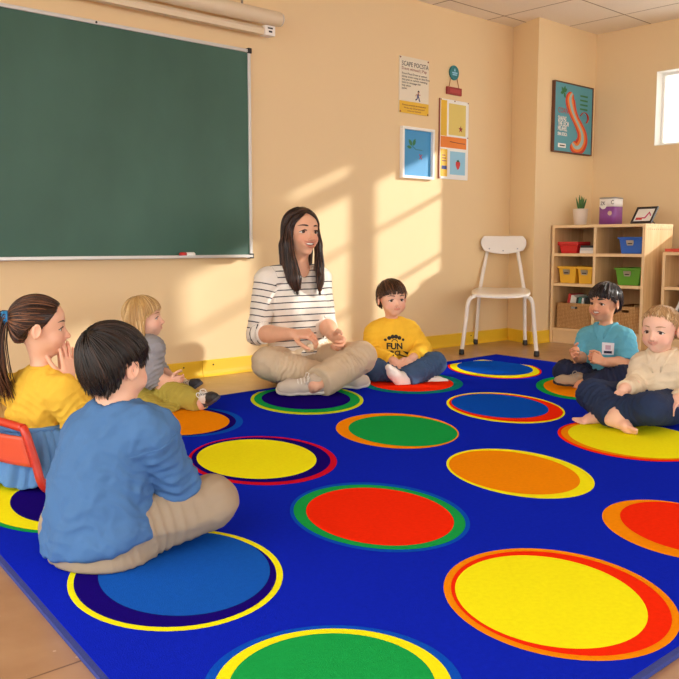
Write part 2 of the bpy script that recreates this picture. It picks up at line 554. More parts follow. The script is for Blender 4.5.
p = on_y(186, 255, YW - 0.05); p2 = on_y(197, 255, YW - 0.05)
mk = empty('board_marker', (p[0], YW - 0.05, zb - 0.008)); tag(mk, 'stubby white marker with a red cap lying on the chalkboard tray', 'marker')
zz = zb - 0.008 + 0.0115
bm = B(); lathe(bm, (p[0], YW - 0.05, zz), [(0.010, 0.0), (0.0115, 0.002), (0.0115, 0.045), (0.008, 0.05)], 14, ax=(1, 0, 0)); link('barrel', bm, M_WHITE, parent=mk)
bm = B(); lathe(bm, (p[0] - 0.001, YW - 0.05, zz), [(0.0118, 0.0), (0.0118, 0.028), (0.009, 0.034)], 14, ax=(-1, 0, 0)); link('cap', bm, mat('red_cap', (196, 40, 34), 0.4), parent=mk)

# rolled projection screen above the board
q = on_y(280, 20, 3.62)
rx, rz_ = q[0], q[2]
ps = empty('projection_screen', (rx - 1.2, 3.62, rz_)); tag(ps, 'rolled-up cream projection screen in a tube case above the chalkboard', 'projection screen')
M_CASE = mat('cream_case', (226, 208, 178), 0.45, 0.02, 4)
bm = B(); lathe(bm, (rx, 3.62, rz_), [(0.030, 0.0), (0.036, -0.006), (0.038, -0.02), (0.038, -3.0)], 24, ax=(1, 0, 0)); link('case', bm, M_CASE, parent=ps)
bm = B(); lathe(bm, (rx + 0.0005, 3.62, rz_), [(0.031, 0.0), (0.034, 0.003), (0.028, 0.008)], 24, ax=(1, 0, 0)); link('end_cap', bm, M_WHITE, parent=ps)
xb_ = rx - 0.075
bm = B(); prism(bm, [(xb_ - 2.9, 3.640, rz_ - 0.045), (xb_ - 2.9, 3.668, rz_ - 0.045), (xb_ - 2.9, 3.668, rz_ - 0.085), (xb_ - 2.9, 3.632, rz_ - 0.085), (xb_ - 2.9, 3.630, rz_ - 0.06)], (2.9, 0, 0)); link('bottom_bar', bm, M_CASE, parent=ps)
bm = B(); box(bm, (xb_ - 0.02, 3.622, rz_ - 0.088), (xb_ + 0.045, 3.67, rz_ - 0.0385)); lb = link('label_block', bm, M_WHITE, parent=ps, bevel=0.002)
bm = B(); box(bm, (xb_ - 0.004, 3.6208, rz_ - 0.055), (xb_ + 0.028, 3.6216, rz_ - 0.048)); box(bm, (xb_ + 0.002, 3.6208, rz_ - 0.073), (xb_ + 0.024, 3.6216, rz_ - 0.064)); link('label_print', bm, M_BLACK, parent=lb)
bx_ = on_y(242, 5, 3.62)[0]
for x in (bx_, bx_ - 1.5):
    bm = B(); tube(bm, [(x, 3.62, ZC - 0.002), (x, 3.62, rz_ + 0.036)], 0.006, 8); link('hanging_rod', bm, M_STEEL, parent=ps)
    bm = B(); box(bm, (x - 0.012, 3.64, rz_ - 0.01), (x + 0.012, YW - 0.001, rz_ + 0.02)); link('wall_bracket', bm, M_CASE, parent=ps)


# ------------------------------------------------------------------ pictures
def rect(px0, py0, px1, py1, y):
    """x0,x1,z0,z1 on the wall plane y from the mean of the four picture corners"""
    (a0, b0, c0, d0) = (on_y(*c, y) for c in (px0, py0, px1, py1))
    return (a0[0] + d0[0]) / 2, (b0[0] + c0[0]) / 2, (c0[2] + d0[2]) / 2, (a0[2] + b0[2]) / 2


def leaf(bm, o, ux, uz, x, z, L, wd, ang, y, mi):
    pts = []
    for t, s in [(0, 0), (.25, .8), (.5, 1), (.75, .75), (1, 0), (.75, -.75), (.5, -1), (.25, -.8)]:
        a, c = t * L, s * wd
        pts.append((x + a * math.cos(ang) - c * math.sin(ang), y, z + a * math.sin(ang) + c * math.cos(ang)))
    poly(bm, pts, mi)


def flat(bm, x0, x1, z0, z1, y, mi):
    poly(bm, [(x0, y, z0), (x1, y, z0), (x1, y, z1), (x0, y, z1)], mi)


def tri_strip(bm, a, c, y, mi):
    for i in range(len(a) - 1):
        poly(bm, [(a[i][0], y, a[i][1]), (a[i + 1][0], y, a[i + 1][1]), (c[i + 1][0], y, c[i + 1][1]), (c[i][0], y, c[i][1])], mi)


PM = {k: mat('print_' + k, v, 0.55, 0.03, 12) for k, v in dict(paper=(232, 222, 200), ink=(40, 52, 50), brown=(150, 80, 60), gold=(232, 186, 44), blue=(60, 150, 205), sky=(150, 205, 232), leaf=(44, 120, 70), red=(206, 52, 44),
      navy=(40, 60, 130), skin=(205, 150, 110), orange=(236, 132, 36), peach=(238, 196, 150), straw=(226, 204, 110), teal=(38, 122, 128), maroon=(150, 44, 40), white=(240, 240, 236), snake=(208, 62, 38), snakeb=(236, 130, 50),
      aqua=(84, 156, 172), darkgreen=(40, 96, 60), rust=(176, 70, 60), pale=(160, 190, 190), black=(24, 24, 26), rope=(180, 120, 70), pink=(210, 70, 130)).items()}
UX, UZ = (1, 0, 0), (0, 0, 1)

# poster with a running child
x0, x1, z0, z1 = rect((398.7, 55.5), (428, 61), (428, 117), (398.7, 111.8), YW)
y = YW - 0.006
po = empty('hanging_poster', ((x0 + x1) / 2, YW, z0)); tag(po, 'tall cream poster with green heading and small running child', 'poster')
bm = B(); box(bm, (x0, y, z0), (x1, YW - 0.0002, z1)); sh = link('sheet', bm, PM['paper'], parent=po)
w_, h_ = x1 - x0, z1 - z0
bm = B(); flat(bm, x0, x1, z0, z0 + h_ * 0.215, y - 0.0006, 0); link('yellow_band', bm, PM['gold'], parent=po)
bm = B(); text_bm(bm, 'SCAPE POCSTA', (x0 + w_ * .07, y - 0.001, z1 - h_ * .165), UX, UZ, h_ * 0.118, 0.0003, 0, squeeze=0.56 * w_ / (h_ * .5)); link('heading', bm, PM['ink'], parent=po)
bm = B(); text_bm(bm, 'Doos etmasd | Pap', (x0 + w_ * .07, y - 0.001, z1 - h_ * .235), UX, UZ, h_ * 0.075, 0.0003, 0, squeeze=0.74 * w_ / (h_ * .5)); link('subheading', bm, PM['brown'], parent=po)
bm = B()
for i, ln in enumerate(['Fone Poca Doon is setton', 'doop woot cong to dovt Eon', 'ony pocos contor ownting', 'doo to onosago hin', 'toy onoo', 'poon']):
    text_bm(bm, ln, (x0 + w_ * .08, y - 0.001, z1 - h_ * (.315 + .052 * i)), UX, UZ, h_ * 0.05, 0.0003, 0, squeeze=0.8 * w_ / (h_ * .5))
link('body_text', bm, PM['ink'], parent=po)
bm = B()
for i, ln in enumerate(['Pooco coottob on ocononto', 'Stoop ony Onoo pocood', 'ooos oo Dotods']):
    text_bm(bm, ln, (x0 + w_ * .5, y - 0.0014, z0 + h_ * (.135 - .05 * i)), UX, UZ, h_ * 0.043, 0.0003, 0, 'CENTER', squeeze=0.8 * w_ / (h_ * .5))
link('footer_text', bm, PM['brown'], parent=po)
cx, cz = x0 + w_ * .62, z0 + h_ * .32
bm = B()
k = h_ * .01
poly(bm, [(cx - 2 * k, y - .0012, cz + 1 * k), (cx + 2 * k, y - .0012, cz), (cx + 2.6 * k, y - .0012, cz + 6 * k), (cx - .6 * k, y - .0012, cz + 6 * k)], 0)
for pts, wd, mi in (([(0, 1), (-2, -4), (-4.5, -6)], .9, 0), ([(1, 1), (3.5, -3), (4, -7)], .9, 0), ([(0, 5), (-4, 4), (-5.5, 1)], .7, 1), ([(2, 5), (5, 3), (7, 4)], .7, 1), ([(-4.5, -6), (-6, -5.4)], 1, 2), ([(4, -7), (6, -7)], 1, 2)):
    tube(bm, [(cx + a * k, y - .0012, cz + c * k) for a, c in pts], wd * k, 6, mi)
lathe(bm, (cx + 1.6 * k, y - .0005, cz + 8.2 * k), [(2.3 * k, 0), (2.3 * k, .0012)], 14, 1, ax=(0, -1, 0))
poly(bm, [(cx + (1.6 + 2.6 * math.cos(a)) * k, y - .0022, cz + (8.9 + 2.4 * math.sin(a)) * k) for a in [i * math.pi / 9 - .3 for i in range(11)]], 2)
link('running_child_print', bm, [PM['navy'], PM['skin'], PM['black']], parent=po)
for xx, zz in ((x0 + .008, z1 - .008), (x1 - .008, z1 - .008), (x0 + .008, z0 + .008), (x1 - .008, z0 + .008)):
    bm = B(); lathe(bm, (xx, y, zz), [(.005, 0), (.005, .003), (.002, .005)], 10, ax=(0, -1, 0)); link('pin', bm, PM['brown'], parent=po)

# framed blue picture with a sprig
x0, x1, z0, z1 = rect((399.5, 125.5), (431.5, 130.5), (431.5, 180), (399.5, 178), YW)
fp = empty('framed_picture', ((x0 + x1) / 2, YW, z0)); tag(fp, 'white-framed blue picture of a green leaf sprig', 'picture')
t = 0.017
bm = B()
box(bm, (x0, YW - .028, z0), (x1, YW - .001, z0 + t)); box(bm, (x0, YW - .028, z1 - t), (x1, YW - .001, z1)); box(bm, (x0, YW - .028, z0 + t), (x0 + t, YW - .001, z1 - t)); box(bm, (x1 - t, YW - .028, z0 + t), (x1, YW - .001, z1 - t))
link('frame', bm, M_WHITE, parent=fp, bevel=.002)
bm = B(); box(bm, (x0 + t, YW - .008, z0 + t), (x1 - t, YW - .002, z1 - t)); pic = link('print', bm, PM['blue'], parent=fp)
w_, h_ = x1 - x0, z1 - z0
bm = B(); y = YW - .0088
X_, Z_ = x0 + w_ * .36, z0 + h_ * .64
leaf(bm, 0, 0, 0, X_, Z_, .05, .013, 2.3, y, 0); leaf(bm, 0, 0, 0, X_ + .005, Z_, .05, .013, 1.1, y, 0); leaf(bm, 0, 0, 0, X_ - .005, Z_ - .012, .045, .010, 3.0, y, 0)
tube(bm, [(X_, y, Z_), (X_ + .03, y, Z_ - .02), (X_ + .09, y, Z_ - .022)], .0015, 5, 0)
link('leaf_sprig', bm, PM['leaf'], parent=pic)
bm = B(); X_, Z_ = x0 + w_ * .62, z0 + h_ * .44
for a in (.9, 2.25):
    tube(bm, [(X_ - .02 * math.cos(a), y, Z_ - .02 * math.sin(a)), (X_ + .02 * math.cos(a), y, Z_ + .02 * math.sin(a))], .002, 5)
link('red_cross', bm, PM['red'], parent=pic)

# tall two-leaf poster with star and strawberry
x0, x1, z0, z1 = rect((438.7, 98.5), (467.5, 102.5), (467, 180), (438.7, 179), YW)
tp = empty('hanging_poster', ((x0 + x1) / 2, YW, z0)); tag(tp, 'tall collage poster with a red star above a strawberry', 'poster')
w_, h_ = x1 - x0, z1 - z0
bm = B(); box(bm, (x0, YW - .008, z0), (x1, YW - .0002, z1)); sh = link('sheet', bm, PM['white'], parent=tp)
bm = B(); box(bm, (x0 - .004, YW - .010, z0), (x0 + .002, YW - .001, z1)); link('edge_strip', bm, PM['brown'], parent=tp)
y = YW - .0086
def patch(nm, a, b_, c, d, m, yy=y):
    bm = B(); flat(bm, x0 + w_ * a, x0 + w_ * b_, z0 + h_ * c, z0 + h_ * d, yy, 0)
    return link(nm, bm, PM[m], parent=sh)
patch('gold_panel', .03, .24, .54, .985, 'gold'); patch('straw_panel', .30, .90, .56, .955, 'straw'); patch('orange_panel', .03, .93, .395, .535, 'orange')
patch('gold_corner', .03, .27, .03, .375, 'gold'); patch('sky_panel', .36, .90, .06, .355, 'sky')
bm = B()
for j in range(5):
    a0 = math.pi / 2 + j * 1.2566
X_, Z_ = x0 + w_ * .72, z0 + h_ * .645
poly(bm, [(X_ + (.024 if i % 2 == 0 else .010) * math.cos(math.pi / 2 + i * math.pi / 5), y - .0006, Z_ + (.024 if i % 2 == 0 else .010) * math.sin(math.pi / 2 + i * math.pi / 5)) for i in range(10)])
link('star_print', bm, PM['maroon'], parent=sh)
bm = B(); X_, Z_ = x0 + w_ * .64, z0 + h_ * .19
pts = [(0, -.034), (.014, -.02), (.023, 0), (.022, .015), (.012, .022), (0, .018), (-.012, .022), (-.022, .015), (-.023, 0), (-.014, -.02)]
poly(bm, [(X_ + a, y - .0006, Z_ + c) for a, c in pts])
link('strawberry_print', bm, PM['red'], parent=sh)
bm = B()
for a in (.5, 1.2, 1.9, 2.6):
    leaf(bm, 0, 0, 0, X_, Z_ + .018, .016, .004, a, y - .001, 0)
link('strawberry_leaves', bm, PM['darkgreen'], parent=sh)
bm = B(); tube(bm, [(x0 + w_ * .35, y - .0006, z0 + h_ * .475), (x0 + w_ * .6, y - .0006, z0 + h_ * .468), (x0 + w_ * .88, y - .0006, z0 + h_ * .462)], .0022, 5)
link('line_print', bm, PM['brown'], parent=sh)
bm = B()
for i in range(3):
    flat(bm, x0 + w_ * .08, x0 + w_ * (.2 + .02 * i), z0 + h_ * (.29 - .035 * i), z0 + h_ * (.302 - .035 * i), y - .0006, 0)
link('small_print', bm, PM['brown'], parent=sh)
bm = B(); flat(bm, x0 + w_ * .07, x0 + w_ * .25, z0 + h_ * .12, z0 + h_ * .165, y - .0006, 0); link('small_photo_print', bm, PM['navy'], parent=sh)
for xx, zz in ((x0 + .008, z1 - .006), (x1 - .008, z1 - .006), ((x0 + x1) / 2, z1 - .006), (x0 + .008, z0 + .008), (x1 - .008, z0 + h_ * .545)):
    bm = B(); lathe(bm, (xx, y, zz), [(.004, 0), (.004, .003)], 10, ax=(0, -1, 0)); link('pin', bm, PM['brown'], parent=tp)

# hanging round sign
c = on_y(453.3, 73, YW)
hs = empty('hanging_sign', (c[0], YW, c[2] - .17)); tag(hs, 'small round teal sign with a dark red plaque hung below', 'sign')
rd = .046
bm = B(); lathe(bm, (c[0], YW - .002, c[2]), [(rd, 0), (rd, .008), (rd - .004, .010)], 28, ax=(0, -1, 0)); dk = link('disc', bm, PM['teal'], parent=hs)
bm = B(); y = YW - .0128
poly(bm, [(c[0] - .008, y, c[2] + .008), (c[0] + .008, y, c[2] + .008), (c[0] + .005, y, c[2] + .026), (c[0] - .003, y, c[2] + .026)])
flat(bm, c[0] - .026, c[0] + .026, c[2] - .006, c[2] + .003, y, 0); flat(bm, c[0] - .022, c[0] + .022, c[2] - .017, c[2] - .010, y, 0)
link('sign_print', bm, PM['sky'], parent=dk)
pq = on_y(453, 91.5, YW)
bm = B(); box(bm, (pq[0] - .075, YW - .016, pq[2] - .024), (pq[0] + .072, YW - .002, pq[2] + .024)); pl = link('plaque', bm, PM['maroon'], parent=hs, bevel=.003)
bm = B(); box(bm, (pq[0] - .05, YW - .0168, pq[2] - .012), (pq[0] + .055, YW - .0155, pq[2] + .012)); link('plaque_panel', bm, mat('plaque_red', (178, 60, 58), .5), parent=pl)
for s, s2 in ((-.03, -.05), (.03, .05)):
    bm = B(); tube(bm, [(c[0] + s, YW - .006, c[2] - .03), (pq[0] + s2, YW - .008, pq[2] + .022)], .0025, 6); link('string', bm, PM['rope'], parent=hs)

# framed snake-like swirl poster on the pier
x0, x1, z0, z1 = rect((552, 81.5), (590.5, 87.5), (589, 155.5), (550.5, 152.5), YP)
x1 = min(x1, XW - .02)
sn = empty('framed_poster', ((x0 + x1) / 2, YP, z0)); tag(sn, 'teal framed poster with a big red and orange swirl', 'poster')
w_, h_ = x1 - x0, z1 - z0
t = .008
bm = B()
box(bm, (x0, YP - .025, z0), (x1, YP - .001, z0 + t)); box(bm, (x0, YP - .025, z1 - t), (x1, YP - .001, z1)); box(bm, (x0, YP - .025, z0 + t), (x0 + t, YP - .001, z1 - t)); box(bm, (x1 - t, YP - .025, z0 + t), (x1, YP - .001, z1 - t))
link('frame', bm, mat('dark_wood_frame', (96, 58, 38), .5), parent=sn)
bm = B(); box(bm, (x0 + t, YP - .02, z0 + t), (x1 - t, YP - .002, z1 - t)); sh = link('sheet', bm, PM['aqua'], parent=sn)
def sxy(u, v): return (x0 + w_ * u, z0 + h_ * v)
body = spline([(.45, .87), (.40, .78), (.45, .64), (.54, .52), (.64, .42), (.73, .31), (.74, .20), (.66, .11), (.56, .10), (.48, .16)], 72)
tt_ = np.linspace(0, 1, len(body))
wid = np.interp(tt_, [0, .15, .35, .6, .75, 1], [.10, .13, .10, .13, .17, .15]) * np.clip(1 - np.abs(2 * tt_ - 1) ** 9, .02, 1) ** .5
for sc_, mn, nm, dy in ((1.0, 'snake', 'swirl_print', .0006), (.62, 'snakeb', 'swirl_stripe', .0012), (.26, 'pale', 'swirl_core', .0018)):
    a, c2 = [], []
    for i in range(len(body)):
        tg = nrm(body[min(i + 1, len(body) - 1)] - body[max(i - 1, 0)])
        nn = np.array([-tg[1], tg[0]])
        hw = wid[i] * sc_
        for lst, sg in ((a, 1), (c2, -1)):
            q = body[i] + nn * hw * sg * np.array([1, .62])
            lst.append(sxy(min(max(q[0], .05), .95), min(max(q[1], .02), .97)))
    bm = B(); tri_strip(bm, a, c2, YP - .02 - dy, 0); link(nm, bm, PM[mn], parent=sh)
hook = spline([(.66, .56), (.74, .62), (.83, .60), (.86, .53), (.82, .47)], 20)
bm = B(); tube(bm, [(sxy(*p_)[0], YP - .0206, sxy(*p_)[1]) for p_ in hook], [.011] * 12 + [.014] * (len(hook) - 12), 8, flat=.06); link('hook_print', bm, PM['snake'], parent=sh)
bm = B()
X_, Z_ = sxy(.24, .86)
for a in (.6, 1.3, 2.4, 3.4, -1.2):
    leaf(bm, 0, 0, 0, X_, Z_, .045, .012, a, YP - .0206, 0)
link('leaf_print', bm, PM['leaf'], parent=sh)
bm = B(); X_, Z_ = sxy(.66, .84)
for i in range(4):
    flat(bm, X_, X_ + w_ * .2, Z_ - .03 * i, Z_ - .03 * i + .012, YP - .0203, 0)
link('faint_lines_print', bm, PM['leaf'], parent=sh)
bm = B(); text_bm(bm, 'COAN', (*[sxy(.10, 0)[0], YP - .0206, sxy(0, .56)[1]],), UX, UZ, h_ * .11, .0003, squeeze=.8); link('red_word', bm, PM['rust'], parent=sh)
bm = B()
for i, (ln, s_) in enumerate((('SHAPAS', .092), ('THE LECM', .092), ('MILAHEL', .092), ('SIMA SOSCA', .066))):
    text_bm(bm, ln, (sxy(.10, 0)[0], YP - .0224, sxy(0, .45 - .07 * i)[1]), UX, UZ, h_ * s_, .0003, squeeze=.66, bold=.001)
link('white_words', bm, PM['white'], parent=sh)
bm = B(); a, c2 = sxy(.12, .07), sxy(.32, .13); flat(bm, a[0], c2[0], a[1], c2[1], YP - .0206, 0); lg = link('logo_box', bm, PM['white'], parent=sh)
bm = B(); a, c2 = sxy(.16, .09), sxy(.29, .108); flat(bm, a[0], c2[0], a[1], c2[1], YP - .0212, 0); link('logo_mark', bm, PM['black'], parent=sh)

# ------------------------------------------------------------------ bookcases
M_BIRCH = wood('birch_ply', (206, 164, 108), (226, 190, 138), 'Z', .42)
M_BIRCHH = wood('birch_shelf', (206, 164, 108), (228, 192, 140), 'Y', .42)
M_EDGE = mat('birch_edge', (236, 205, 158), .45, .05, 30)
M_BACK = wood('bookcase_back', (176, 132, 82), (196, 152, 100), 'Z', .5)


def bookcase(x0, x1, y0, y1, h, divs, shelves, label, kick=.085, t=.02):
    r = empty('bookcase', ((x0 + x1) / 2, (y0 + y1) / 2, 0)); tag(r, label, 'bookcase')
    def pan(nm, lo, hi, m, edge=None):
        bm = B(); box(bm, lo, hi)
        for f in bm.faces:
            if f.calc_center_median().x < lo[0] + 1e-4: f.material_index = 1
        return link(nm, bm, [m, M_EDGE], parent=r, bevel=.0015)
    pan('side_panel', (x0, y0, 0), (x1, y0 + t, h - t), M_BIRCH); pan('side_panel', (x0, y1 - t, 0), (x1, y1, h - t), M_BIRCH)
    pan('top_panel', (x0, y0, h - t), (x1, y1, h), M_BIRCHH)
    pan('bottom_panel', (x0, y0 + t, kick), (x1, y1 - t, kick + t), M_BIRCHH)
    pan('plinth', (x0 + .012, y0 + t, 0), (x0 + .03, y1 - t, kick), M_BIRCHH)
    bm = B(); box(bm, (x1 - .008, y0 + t, kick + t), (x1 - .001, y1 - t, h - t)); link('back_panel', bm, M_BACK, parent=r)
    ys = [y0 + t] + [d for d in divs] + [y1 - t]
    for d in divs:
        pan('divider', (x0 + .002, d - t / 2, kick + t), (x1 - .01, d + t / 2, h - t), M_BIRCH)
    for s in shelves:
        for i in range(len(ys) - 1):
            a = ys[i] + (t / 2 if i else 0); c = ys[i + 1] - (t / 2 if i < len(ys) - 2 else 0)
            pan('shelf', (x0 + .002, a, s - t / 2), (x1 - .01, c, s + t / 2), M_BIRCHH)
    return r
BX0, BX1, BY0, BY1, BH = 5.135, 5.50, 2.737, 3.426, .812
bc = bookcase(BX0, BX1, BY0, BY1, BH, [3.095], [.610, .405], 'tall birch bookcase in the corner holding coloured bins and baskets')
bm = B()
for i in range(12):
    lathe(bm, (BX0 + .03 + i * .028, BY0 - .0002, BH - .035), [(.004, 0), (.004, .0004)], 8, ax=(0, -1, 0))
link('screw_row', bm, mat('screw_brown', (120, 80, 50), .5), parent=bc)
bc2 = bookcase(5.245, 5.52, 1.70, 2.672, .632, [2.17], [.402, .213], 'low birch bookcase standing at the photo edge beside the taller one', kick=.06)


def bin_(name, label, col, px0, px1, py0, x=5.16, dep=.24, zfloor=None, group=None, lidcol=None, cat='storage bin'):
    """tapered open tub with a rolled rim and a label holder, its front at x"""
    a, c = on_x(px1, 250, x), on_x(px0, 250, x)
    ya, yb = a[1], c[1]
    z1 = on_x((px0 + px1) / 2, py0, x)[2]
    z0 = zfloor + .0005
    root = empty(name, (x + dep / 2, (ya + yb) / 2, z0)); tag(root, label, cat, group)
    m = mat(name + '_plastic', col, .35, .04, 8, coat=.1)
    tp, rim = .10 * (yb - ya), .010
    bm = B()
    # outer and inner skins so that the tub is open and has wall thickness
    def ring(ya, yb, xa, xb, z): return [bm.verts.new(v) for v in ((xa, ya, z), (xb, ya, z), (xb, yb, z), (xa, yb, z))]
    o0 = ring(ya + tp, yb - tp, x + .012, x + dep - .012, z0); o1 = ring(ya + .004, yb - .004, x + .003, x + dep - .003, z1 - .012)
    o2 = ring(ya - .004, yb + .004, x - .005, x + dep + .003, z1 - .012); o3 = ring(ya - .004, yb + .004, x - .005, x + dep + .003, z1)
    i0 = ring(ya + .006, yb - .006, x + .006, x + dep - .006, z1); i1 = ring(ya + tp + .004, yb - tp - .004, x + .016, x + dep - .016, z0 + .005)
    for A, C in ((o0, o1), (o1, o2), (o2, o3), (o3, i0), (i0, i1)):
        for k in range(4):
            bm.faces.new((A[k], A[(k + 1) % 4], C[(k + 1) % 4], C[k]))
    bm.faces.new(o0[::-1]); bm.faces.new(i1)
    link('tub', bm, m, parent=root, bevel=.003)
    if lidcol:
        bm = B(); box(bm, (x - .006, ya - .005, z1 + .0003), (x + dep + .004, yb + .005, z1 + .012)); link('lid', bm, mat(name + '_lid', lidcol, .35), parent=root, bevel=.004)
    else:
        ym, zz = (ya + yb) / 2, z1 - .036
        bm = B(); prism(bm, [(x - .002 + (0.02) * 0, ym - .026, zz), (x - .002, ym - .020, zz - .018), (x - .002, ym + .020, zz - .018), (x - .002, ym + .026, zz), (x - .006, ym + .026, zz + .016), (x - .006, ym - .026, zz + .016)][::-1], (-.003, 0, 0))
        lbh = link('label_holder', bm, M_STEEL, parent=root)
        bm = B(); box(bm, (x - .0068, ym - .016, zz - .010), (x - .0056, ym + .016, zz - .003)); link('label_slot', bm, M_BLACK, parent=lbh)
    return root
bin_('storage_bin', 'small red lidded bin on the top shelf beside a book stack', (206, 38, 40), 558.5, 577.5, 243.5, dep=.15, zfloor=.620, lidcol=(222, 60, 60))
bin_('storage_bin', 'blue plastic bin on the top right shelf of the bookcase', (28, 98, 196), 618, 642.5, 237, zfloor=.620)
bin_('storage_bin', 'yellow bin nearest the left side of the bookcase middle shelf', (238, 186, 52), 558.5, 576.5, 266.5, zfloor=.415, group='yellow bins on the middle shelf')
bin_('storage_bin', 'yellow bin against the divider on the bookcase middle shelf', (238, 186, 52), 577.5, 593.0, 267, zfloor=.415, group='yellow bins on the middle shelf')
bin_('storage_bin', 'green plastic bin on the middle shelf below the blue bin', (92, 160, 44), 615.5, 641.5, 268, zfloor=.415)

# woven baskets
M_WICKER, nt, b = newmat('woven_wicker')
tc = N(nt, 'ShaderNodeTexCoord')
wv = N(nt, 'ShaderNodeTexWave'); wv.wave_type = 'BANDS'; wv.bands_direction = 'Z'; wv.inputs['Scale'].default_value = 34; wv.inputs['Distortion'].default_value = 2.5; wv.inputs['Detail Scale'].default_value = 9
w2 = N(nt, 'ShaderNodeTexWave'); w2.wave_type = 'BANDS'; w2.bands_direction = 'Y'; w2.inputs['Scale'].default_value = 30; w2.inputs['Distortion'].default_value = 3
nt.links.new(tc.outputs['Object'], wv.inputs['Vector']); nt.links.new(tc.outputs['Object'], w2.inputs['Vector'])
ml = N(nt, 'ShaderNodeMath', operation='MULTIPLY'); nt.links.new(wv.outputs['Fac'], ml.inputs[0]); nt.links.new(w2.outputs['Fac'], ml.inputs[1])
cr = N(nt, 'ShaderNodeValToRGB'); cr.color_ramp.elements[0].color, cr.color_ramp.elements[1].color = lin((172, 120, 66)), lin((234, 192, 130)); cr.color_ramp.elements[1].position = .6
nt.links.new(ml.outputs[0], cr.inputs['Fac']); nt.links.new(cr.outputs['Color'], b.inputs['Base Color'])
bp = N(nt, 'ShaderNodeBump'); bp.inputs['Strength'].default_value = .8; bp.inputs['Distance'].default_value = .006
nt.links.new(ml.outputs[0], bp.inputs['Height']); nt.links.new(bp.outputs['Normal'], b.inputs['Normal']); b.inputs['Roughness'].default_value = .7


def basket(label, px0, px1, py0):
    x, dep = 5.158, .29
    ya, yb = on_x(px1, 310, x)[1], on_x(px0, 310, x)[1]
    z0, z1 = .1056, on_x((px0 + px1) / 2, py0, x)[2]
    root = empty('wicker_basket', (x + dep / 2, (ya + yb) / 2, z0)); tag(root, label, 'basket', 'wicker baskets on the bottom shelf')
    bm = B(); t = .008; ym = (ya + yb) / 2
    # front with a hand slot: built from four boxes
    hz0, hz1, hw = z1 - .034, z1 - .018, .026
    box(bm, (x, ya, z0), (x + t, yb, hz0)); box(bm, (x, ya, hz1), (x + t, yb, z1)); box(bm, (x, ya, hz0), (x + t, ym - hw, hz1)); box(bm, (x, ym + hw, hz0), (x + t, yb, hz1))
    box(bm, (x + dep - t, ya, z0), (x + dep, yb, z1)); box(bm, (x + t, ya, z0), (x + dep - t, ya + t, z1)); box(bm, (x + t, yb - t, z0), (x + dep - t, yb, z1)); box(bm, (x + t, ya + t, z0), (x + dep - t, yb - t, z0 + t))
    bmesh.ops.remove_doubles(bm, verts=bm.verts, dist=1e-5)
    link('woven_body', bm, M_WICKER, parent=root)
    bm = B(); tube(bm, [(x + .004, ya + .004, z1), (x + .004, yb - .004, z1), (x + dep - .004, yb - .004, z1), (x + dep - .004, ya + .004, z1), (x + .004, ya + .004, z1)], .006, 8); link('rim', bm, M_WICKER, parent=root)
    return root, ya, yb, z0 + .009
_, ya1, yb1, zf1 = basket('wicker basket on the bottom left shelf, books standing in it', 557, 591, 304)
_, ya2, yb2, zf2 = basket('wicker basket on the bottom right shelf behind the person in teal', 611, 639.5, 307.5)

M_PAGE = mat('page_block', (236, 230, 214), .8, .05, 60)


def book(label, c, w, h, d, lean, col, group, name='book', spine=True, flat_=False):
    """hard-cover book; c = bottom centre of the spine. Standing books lean in y by `lean`; flat ones lie with the spine to the room"""
    root = empty(name, c); tag(root, label, 'book', group)
    if flat_:
        M = Matrix.Translation(Vector(c)) @ Matrix.Rotation(lean, 4, 'Z') @ Matrix(((1, 0, 0, 0), (0, 0, 1, 0), (0, 1, 0, 0), (0, 0, 0, 1)))
        # local y = thickness -> up
    else:
        M = Matrix.Translation(Vector(c)) @ Matrix.Rotation(lean, 4, 'X')
    m = mat('cover', col, .45, .06, 10)
    t = .0022
    lo = 0.0 if flat_ else -w / 2
    bm = B()
    box(bm, (0, lo, 0), (d, lo + t, h), M=M); box(bm, (0, lo + w - t, 0), (d, lo + w, h), M=M); box(bm, (0, lo + t, 0), (t, lo + w - t, h), M=M)
    link('cover', bm, m, parent=root)
    bm = B(); box(bm, (t, lo + t, .003), (d - .004, lo + w - t, h - .003), M=M); link('page_block', bm, M_PAGE, parent=root)
    return root
cols = [(190, 44, 44), (240, 238, 230), (236, 232, 222), (40, 44, 52), (60, 140, 130), (232, 236, 234), (30, 34, 36), (24, 40, 34)]
labs = ['red-spined book leaning at the left end of the wicker basket', 'white book leaning next to the red book in the basket', 'cream book third from the left in the wicker basket', 'dark slim book between cream and teal ones in the basket',
        'teal-green book leaning in the middle of the wicker basket', 'white slim book right of the teal book in the basket', 'black book at the upright end of the basket row', 'very dark green book right of the black one in the basket']
y_ = yb1 - .028
for i, (c, lb) in enumerate(zip(cols, labs)):
    wd = [.020, .022, .018, .014, .022, .014, .026, .028][i]
    hh = [.225, .215, .205, .20, .205, .20, .205, .20][i]
    book(lb, (5.198, y_ - wd / 2 - .022 * (i < 6) * 0, zf1 + .0005 + (0 if i > 5 else .004)), wd, hh, .16, .16 if i < 6 else .0, c, 'books standing in the wicker basket')
    y_ -= wd + (.003 if i != 5 else .040)
